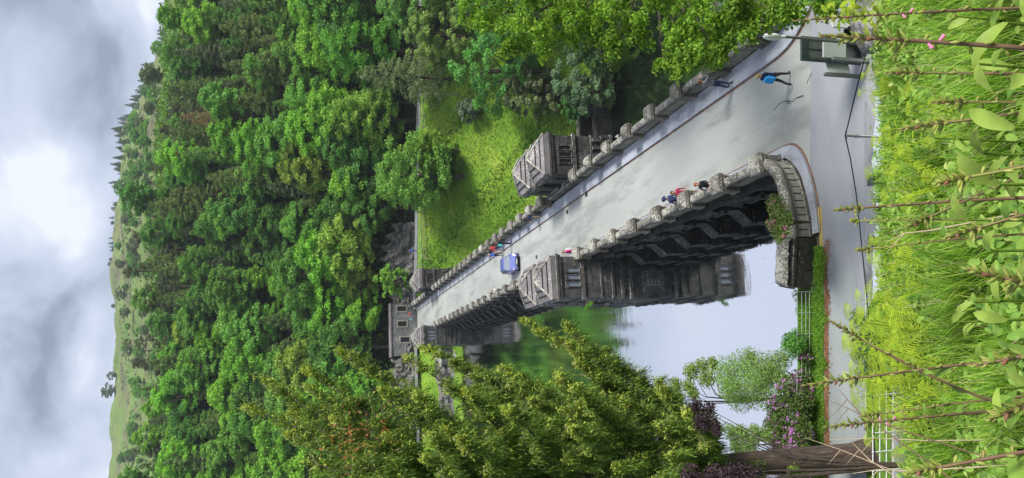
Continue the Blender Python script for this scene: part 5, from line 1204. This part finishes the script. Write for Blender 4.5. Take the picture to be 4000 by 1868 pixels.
# ------------------------------------------------------------------ the flowery bank in front
rg = np.random.default_rng(99)
def blades(n, rr0, rr1, az0, az1, h0, h1, w0, wk, mat, name, bend=.55, base=None):
    u = rg.uniform(0, 1, n); r = rr0*(rr1/rr0)**u; az = R(11)+rg.uniform(R(az0), R(az1), n)
    X, Y = r*np.sin(az), r*np.cos(az); D = X*SA+Y*CA; Z = np.interp(D, [-60, 0, 12.8, 19.4], [47, 17.9, 7.53, .1])-bank_drop(X, D)
    clump = .7+.5*np.sin(X*2.1+1)*np.sin(Y*1.7)+.25*np.sin(X*5.3+Y*4.1); h = rg.uniform(h0, h1, n)*np.clip(clump, .45, 1.35)*np.clip(1.15-.035*r, .55, 1); wd = (w0+wk*r)*rg.uniform(.7, 1.3, n)
    a = rg.uniform(0, 6.283, n); dx, dy = np.cos(a), np.sin(a); bx_, by_ = -dy, dx; b = rg.uniform(.15, 1, n)*bend*h
    rows = []
    for f, ww in ((0, .8), (.4, 1.), (.75, .7), (1., .08)):
        cx_ = X+dx*b*f**2; cy_ = Y+dy*b*f**2; cz_ = Z+h*(f-.22*f**2.5*(b/h))
        rows += [np.stack([cx_-bx_*wd*ww/2, cy_-by_*wd*ww/2, cz_], 1), np.stack([cx_+bx_*wd*ww/2, cy_+by_*wd*ww/2, cz_], 1)]
    V = np.stack(rows, 1).reshape(-1, 3); i0 = np.arange(n)[:, None]*8
    Fc = np.concatenate([i0+np.array([[2*k, 2*k+1, 2*k+3, 2*k+2]]) for k in range(3)], 0)
    q = MB(); q.add(V, Fc, 0, True); o = q.build(name, mat); o['kind'] = 'stuff'; return o
blades(120000, 1.7, 16.5, -34, 36, .28, .62, .003, .0015, M['grass'], 'long_grass')
blades(9000, 1.7, 16, -34, 36, .3, .6, .0015, .0008, M['straw'], 'dry_grass', .7).hide_render = False
def leafmesh(q, base, dr, L, W, droop=.35, mat=0, seg=6, fold=.18, upn=None):
    base, dr = np.array(base, float), np.array(dr, float); dr /= np.linalg.norm(dr); side = np.cross(dr, [0, 0, 1.0]); side /= np.linalg.norm(side)+1e-9; un = np.cross(side, dr)
    V = []
    for i in range(seg+1):
        f = i/seg; c = base+dr*L*f-np.array([0, 0, 1])*droop*L*f*f; ww = W/2*math.sin(math.pi*min(1, (f*.92+.08)))**.8*(1 if f < .6 else 1-.3*(f-.6))
        V += [c-side*ww+un*ww*fold, c, c+side*ww+un*ww*fold]
    Fc = [(3*i+j, 3*i+j+1, 3*i+j+4, 3*i+j+3) for i in range(seg) for j in range(2)]
    q.add(V, np.array(Fc), mat, True)
# low broad-leaved herbs and brambles between the grass
q = MB(); nh = 8500
for k in range(nh):
    r = 1.9*(15/1.9)**rg.uniform(); az = R(11)+rg.uniform(R(-31), R(33)); x, y = r*math.sin(az), r*math.cos(az); z = bank_at(x, y)+rg.uniform(.08, .42)
    a = rg.uniform(0, 6.28); L = rg.uniform(.035, .085)*(1+.05*r); leafmesh(q, (x, y, z), (math.cos(a), math.sin(a), rg.uniform(-.1, .7)), L, L*rg.uniform(.35, .6), .3, 0, 3)
tag(q.build('herbs', M['herb']), kind='stuff')
# ferns
def fern(px, py, D, sc, nf, label):
    c = on_r(px, py, D); z0 = bank_at(c[0], c[1]); O = np.array([c[0], c[1], z0]); hgt = c[2]-z0; t = tag(empty('fern', tuple(O)), label, 'fern', 'ferns on the bank')
    for k in range(nf):
        a = 6.283*k/nf+rg.uniform(-.3, .3); L = sc*rg.uniform(.8, 1.15); lift = rg.uniform(.55, 1.2)
        q = MB(); n = 26; up_ = max(hgt, .15)
        st = np.array([0, 0, 0.]); dr = np.array([math.cos(a), math.sin(a), 0]); pp = []
        for i in range(n+1):
            f = i/n; pp.append(st+dr*L*f*.8+np.array([0, 0, up_*min(1, f*2.2)+L*lift*.35*math.sin(f*2.4)-L*.28*f*f]))
        q.tube(pp, list(np.linspace(.006, .0015, n+1)), 3, 0, False)
        for i in range(4, n):
            f = i/n; pl = L*.21*math.sin(math.pi*(f*.85+.12))**.8*(1.25-f); side = np.cross(pp[i+1]-pp[i], [0, 0, 1.]); side /= np.linalg.norm(side)+1e-9; tg = (pp[i+1]-pp[i])/np.linalg.norm(pp[i+1]-pp[i])
            for s_ in (-1, 1): leafmesh(q, pp[i], side*s_+tg*.35, pl, pl*.11, .22, 0, 3, .1)
        q.build('frond', M['fern'], t)
FN = [(3440, 1270, 9.5, .75, 8), (3420, 1450, 10.5, .8, 8), (3400, 1520, 11.5, .8, 8), (3470, 1560, 9.5, .7, 7), (3450, 1400, 9.6, .8, 8), (3460, 1330, 8.6, .7, 7), (3430, 1210, 11, .6, 7), (3420, 330, 13, .55, 7), (3480, 610, 11, .6, 7),
      (3560, 700, 7.5, .5, 7), (3530, 1080, 8, .55, 7), (3400, 10, 14, .6, 7), (3550, 1480, 7, .6, 7), (3480, 1690, 9, .5, 6), (3470, 1000, 10, .5, 7), (3620, 480, 6.5, .5, 7)]
for i, (a_, b_, c_, d_, e_) in enumerate(FN): fern(a_, b_, c_, d_, e_, ['golden green fern', 'bright green fern'][i % 2]+f' on the bank, {ORD(sorted(range(len(FN)), key=lambda k: FN[k][1]).index(i)+1)} from the display boards side')
# foxgloves: tip pixel, a lower pixel on the stem, distance, spike length, bell flags
FG = [((3206, 140), (3800, 200), 1.9, .20, 1, 'blurred foxglove with three pink bells, closest to the display boards'),
      ((3098, 82), (3700, 38), 3.0, .34, 1, 'arching dark red foxglove stem with a row of hanging bells'),
      ((3455, 284), (3950, 308), 2.7, .12, 0, 'foxglove with one brown bud spike between the boards and the pole'),
      ((3515, 505), (3950, 455), 2.2, .12, 0, 'thick foxglove with a leaning mauve bud head, below the cable pole'),
      ((3252, 822), (3800, 795), 3.1, .12, 0, 'tall straight foxglove whose green tip crosses the road'),
      ((3322, 864), (3640, 872), 4.6, .05, 0, 'slender short foxglove beside the tall straight one'),
      ((3340, 980), (3640, 953), 3.9, .08, 0, 'thin dark foxglove next to the pale leaning stick'),
      ((3238, 1252), (3560, 1352), 3.0, .12, 0, 'foxglove with a strongly curved stem over the new tarmac'),
      ((3130, 1508), (3700, 1444), 2.9, .22, 0, 'tallest green foxglove, its tip reaching the railing and verge'),
      ((3358, 1628), (3640, 1600), 3.8, .10, 0, 'small foxglove with purple specks by the white barred railing'),
      ((3216, 1670), (3600, 1648), 3.2, .20, 1, 'foxglove with two magenta bells before the big trunk'),
      ((3655, 718), (3980, 660), 1.9, .07, 0, 'foxglove with dark purple bud head, low in the middle of the bank'),
      ((3540, 890), (3720, 800), 2.8, .09, 0, 'side shoot foxglove with pale bud spike leaning to the tall straight one'),
      ((3690, 932), (3900, 870), 2.2, .09, 0, 'low foxglove with brownish bud head among the big leaves'),
      ((3770, 1050), (3990, 1130), 1.5, .10, 0, 'very near blurred foxglove head over the lowest grass'),
      ((3795, 1430), (3990, 1400), 1.5, .14, 0, 'very near foxglove with long fat speckled bud head'),
      ((3540, 1850), (3880, 1802), 2.0, .08, 0, 'foxglove with a stout purple stem and broad leaves at the photo corner'),
      ((3860, 1640), (3990, 1590), 1.6, .09, 0, 'short foxglove head peeping beside the broad corner leaves'),
      ((3640, 400), (3960, 415), 2.6, .10, 0, 'foxglove with thin leaning head between two brown spiked ones')]
for i, (tp_, lo_, D, sp, bells, lab) in enumerate(FG):
    Tt = on_r(*tp_, D); Lw = on_r(*lo_, D*1.0); dr = Lw-Tt; dr /= np.linalg.norm(dr)
    B = Tt+dr*.2; k = 0
    while B[2] > bank_at(B[0], B[1]) and k < 200:
        f = min(1, k/60); B = B+(dr*(1-f)+np.array([0, 0, -1])*f)*.03; k += 1
    hgt = np.linalg.norm(Tt-B); t = tag(empty('foxglove', tuple(B)), lab, 'foxglove', 'foxgloves on the bank')
    cv = .02 if i != 7 else .16; sd_ = np.array([RGT[0], RGT[1], 0])
    def SP(f): return (Tt-B)*f+sd_*cv*math.sin(math.pi*f)*(1 if i != 7 else -1)+np.array([0, 0, 0])
    q = MB(); rb = (.0085 if i not in (0, 16, 4) else .0105)*min(1, 2.6/D+.15); q.tube([SP(f) for f in np.linspace(0, 1, 16)], list(np.linspace(rb, rb*.32, 16)), 7); q.build('stem', M['stem'], t)
    q = MB(); nb = int(34 if sp > .15 else 24); ax = (SP(1)-SP(.93)); ax /= np.linalg.norm(ax)
    for j in range(nb):
        f = (j+.5)/nb; s_ = 1-sp/hgt*(1-f); c = SP(min(s_, 1)); a = j*2.4; rad_ = (1-f)**.7; L = .009+.022*rad_*(1.3 if sp > .18 else 1)
        pr = np.cross(ax, [math.cos(a), math.sin(a), .3]); pr /= np.linalg.norm(pr)
        d2 = pr*(.8*rad_+.15)+ax*(.95-.5*rad_); d2 /= np.linalg.norm(d2); q.tube([c, c+d2*L*.45, c+d2*L], [.001, .0055*(.5+rad_*.6), .0006], 5, 0, False)
        if j % 3 == 0: leafmesh(q, c, d2+pr*.6, L*1.5, L*.45, .1, 0, 3)
    q.build('bud_spike', M['bud'], t)
    q = MB(); s0 = 1-sp/hgt
    for j in range(16 if bells or sp > .15 else 13):
        f = s0-.018*(j+1)*(1.0 if hgt > .8 else 1.6)
        if f < .2: break
        c = SP(f); a = j*2.2; pr = np.array([math.cos(a), math.sin(a), -.7]); pr /= np.linalg.norm(pr); L = .018; q.tube([c, c+pr*.01, c+pr*L, c+pr*(L+.008)], [.001, .003, .0052, .001], 5, 0, False)
    q.tube([SP(s0), SP(max(.2, s0-.02*14))], .004, 4); q.build('seed_pods', M['bud'], t)
    if bells:
        for j, f in enumerate((s0-.008, s0-.022, s0-.04)):
            c = SP(f); a = j*2.3+1; pr = np.array([math.cos(a), math.sin(a), -.55]); pr /= np.linalg.norm(pr); q = MB(); q.tube([c, c+pr*.006, c+pr*.013, c+pr*.019], [.0014, .003, .004, .0048], 8); q.build('bell', M['pinkbell'], t)
    q = MB(); nl_ = 11
    for j in range(nl_):
        f = .10+.74*j/nl_; c = SP(f); a = j*2.4+i; L = lin(f, [.05, .4, .85], [.19, .17, .05])*rg.uniform(.75, 1.1)*min(1, D/2.7); leafmesh(q, c, (math.cos(a), math.sin(a), .95), L, L*.27, .5, 0, 7, .3)
    q.build('leaves', M['dock'], t)
# the broad leaves of the corner plant
O = on_r(3960, 1760, 2.1); B = np.array([O[0], O[1], bank_at(O[0], O[1])]); t = tag(empty('broadleaf_herb', tuple(B)), 'large downy green leaves filling the photo corner below the trunk', 'plant')
for k, (a, L, W) in enumerate(((2.9, .19, .07), (.4, .17, .065), (1.6, .18, .07), (4.2, .17, .06), (5.2, .16, .06), (3.5, .19, .055))):
    q = MB(); q.tube([(0, 0, 0), (0, 0, O[2]-B[2])], .006, 5); leafmesh(q, (0, 0, (O[2]-B[2])*(.55+.09*k)), (math.cos(a), math.sin(a), .5), L, W, .4, 0, 9, .2); q.build('leaf', M['dock'], t)
for i, (vx, vy, D, sc) in enumerate(((3840, 600, 2.3, 1.), (3900, 720, 2.0, 1.1), (3760, 690, 2.8, .9), (3930, 90, 2.1, 1.1), (3820, 250, 2.5, 1.), (3950, 330, 1.9, 1.), (3870, 980, 2.2, .9), (3780, 860, 2.7, .9), (3930, 1250, 2.1, 1.), (3800, 1180, 2.9, .8), (3900, 1520, 2.3, .9), (3700, 60, 3.2, .9), (3720, 1260, 3.3, .8), (3650, 540, 3.6, .8), (3960, 500, 2.0, 1.))):
    O = on_r(vx, vy, D); B = np.array([O[0], O[1], bank_at(O[0], O[1])]); hh = max(.12, O[2]-B[2]); t = tag(empty('dock_plant', tuple(B)), f"long leaved herb low on the bank, {ORD(sorted([600, 720, 690, 90, 250, 330, 980, 860, 1250, 1180, 1520, 60, 1260, 540, 500]).index(vy)+1)} of its kind from the boards side", 'plant', 'long leaved herbs on the bank')
    for k in range(6):
        q = MB(); a = k*2.4+i; zz = hh*(.45+.11*k); q.tube([(0, 0, zz*.6), (0, 0, zz)], .004, 4); L = .135*sc*rg.uniform(.7, 1.15); leafmesh(q, (0, 0, zz), (math.cos(a), math.sin(a), rg.uniform(.5, 1.6)), L, L*.26, .5, 0, 7, .3); q.build('leaf', M['dock'], t)
# dead pale stems leaning by the white railing
for i, (p0, p1, D, lab) in enumerate((((3145, 1710), (3450, 1825), 7.5, 'long pale dead stick slanting across the trunk foot'), ((3240, 1718), (3620, 1722), 7.0, 'straight pale dead stalk standing before the trunk'), ((3330, 1730), (3400, 1800), 7.8, 'short pale dead twig forking at the trunk foot'),
                                      ((3455, 948), (3640, 900), 5.0, 'pale dead stick leaning beside the grey service box'), ((3280, 1525), (3360, 1615), 6.5, 'thin dark dead stalk pointing over the road'), ((3250, 1570), (3400, 1640), 7.0, 'faint brown dead stalk below the thin dark one'),
                                      ((3330, 1850), (3560, 1840), 6.0, 'pale dead stalk at the photo bottom edge by the wall'))):
    a, b = on_r(*p0, D), on_r(*p1, D*.98); dr = (b-a)/np.linalg.norm(b-a); e = b.copy(); k = 0
    while e[2] > bank_at(e[0], e[1]) and k < 150: e = e+dr*.03+np.array([0, 0, -.012]); k += 1
    q = MB(); m_ = (a+b)/2+np.array([.02, 0, .02]); q.tube([e-e, b-e, m_-e, a-e], [.006, .005, .0035, .002], 5)
    q.tube([m_-e, m_-e+np.array([-.12, .02, .14])], [.004, .0015], 4); o = q.build('dead_stalk', M['straw'] if i not in (4, 5) else M['stem']); o.location = e; tag(o, lab, 'dead stalk')
# spray of yellow leaves on a twig at the photo's top edge
c = on_r(3335, 15, 12.5); O = np.array([c[0]+.6, c[1]-.2, bank_at((c[0]+.6), (c[1]-.2))]); t = tag(empty('sapling', tuple(O)), 'sapling with yellow leaves at the photo edge above the display boards', 'sapling')
q = MB(); q.tube([(0, 0, 0), (c-O)*.5+[0, 0, .2], c-O], [.03, .02, .008], 5); q.build('stem', M['bark'], t); q = MB()
for k in range(60): p = c-O+rg.normal(0, .26, 3)*[1, 1, .8]; a = rg.uniform(0, 6.28); leafmesh(q, p, (math.cos(a), math.sin(a), rg.uniform(-.4, .5)), .16, .085, .3, 0, 3)
q.build('leaves', M['fern'], t)

# ------------------------------------------------------------------ thin air haze over the valley
q = MB(); q.box((-1350, -90, -31.5), (1750, 2530, 236)); hzo = q.build('haze', bpy.data.materials.new('haze_air')); hzo['kind'] = 'stuff'
mh = hzo.data.materials[0]; mh.use_nodes = True; th_ = mh.node_tree; th_.nodes.clear(); oh = th_.nodes.new('ShaderNodeOutputMaterial'); vh = th_.nodes.new('ShaderNodeVolumePrincipled')
vh.inputs['Color'].default_value = (.80, .88, 1.0, 1); vh.inputs['Density'].default_value = .00016; vh.inputs['Anisotropy'].default_value = .2; th_.links.new(vh.outputs[0], oh.inputs['Volume'])
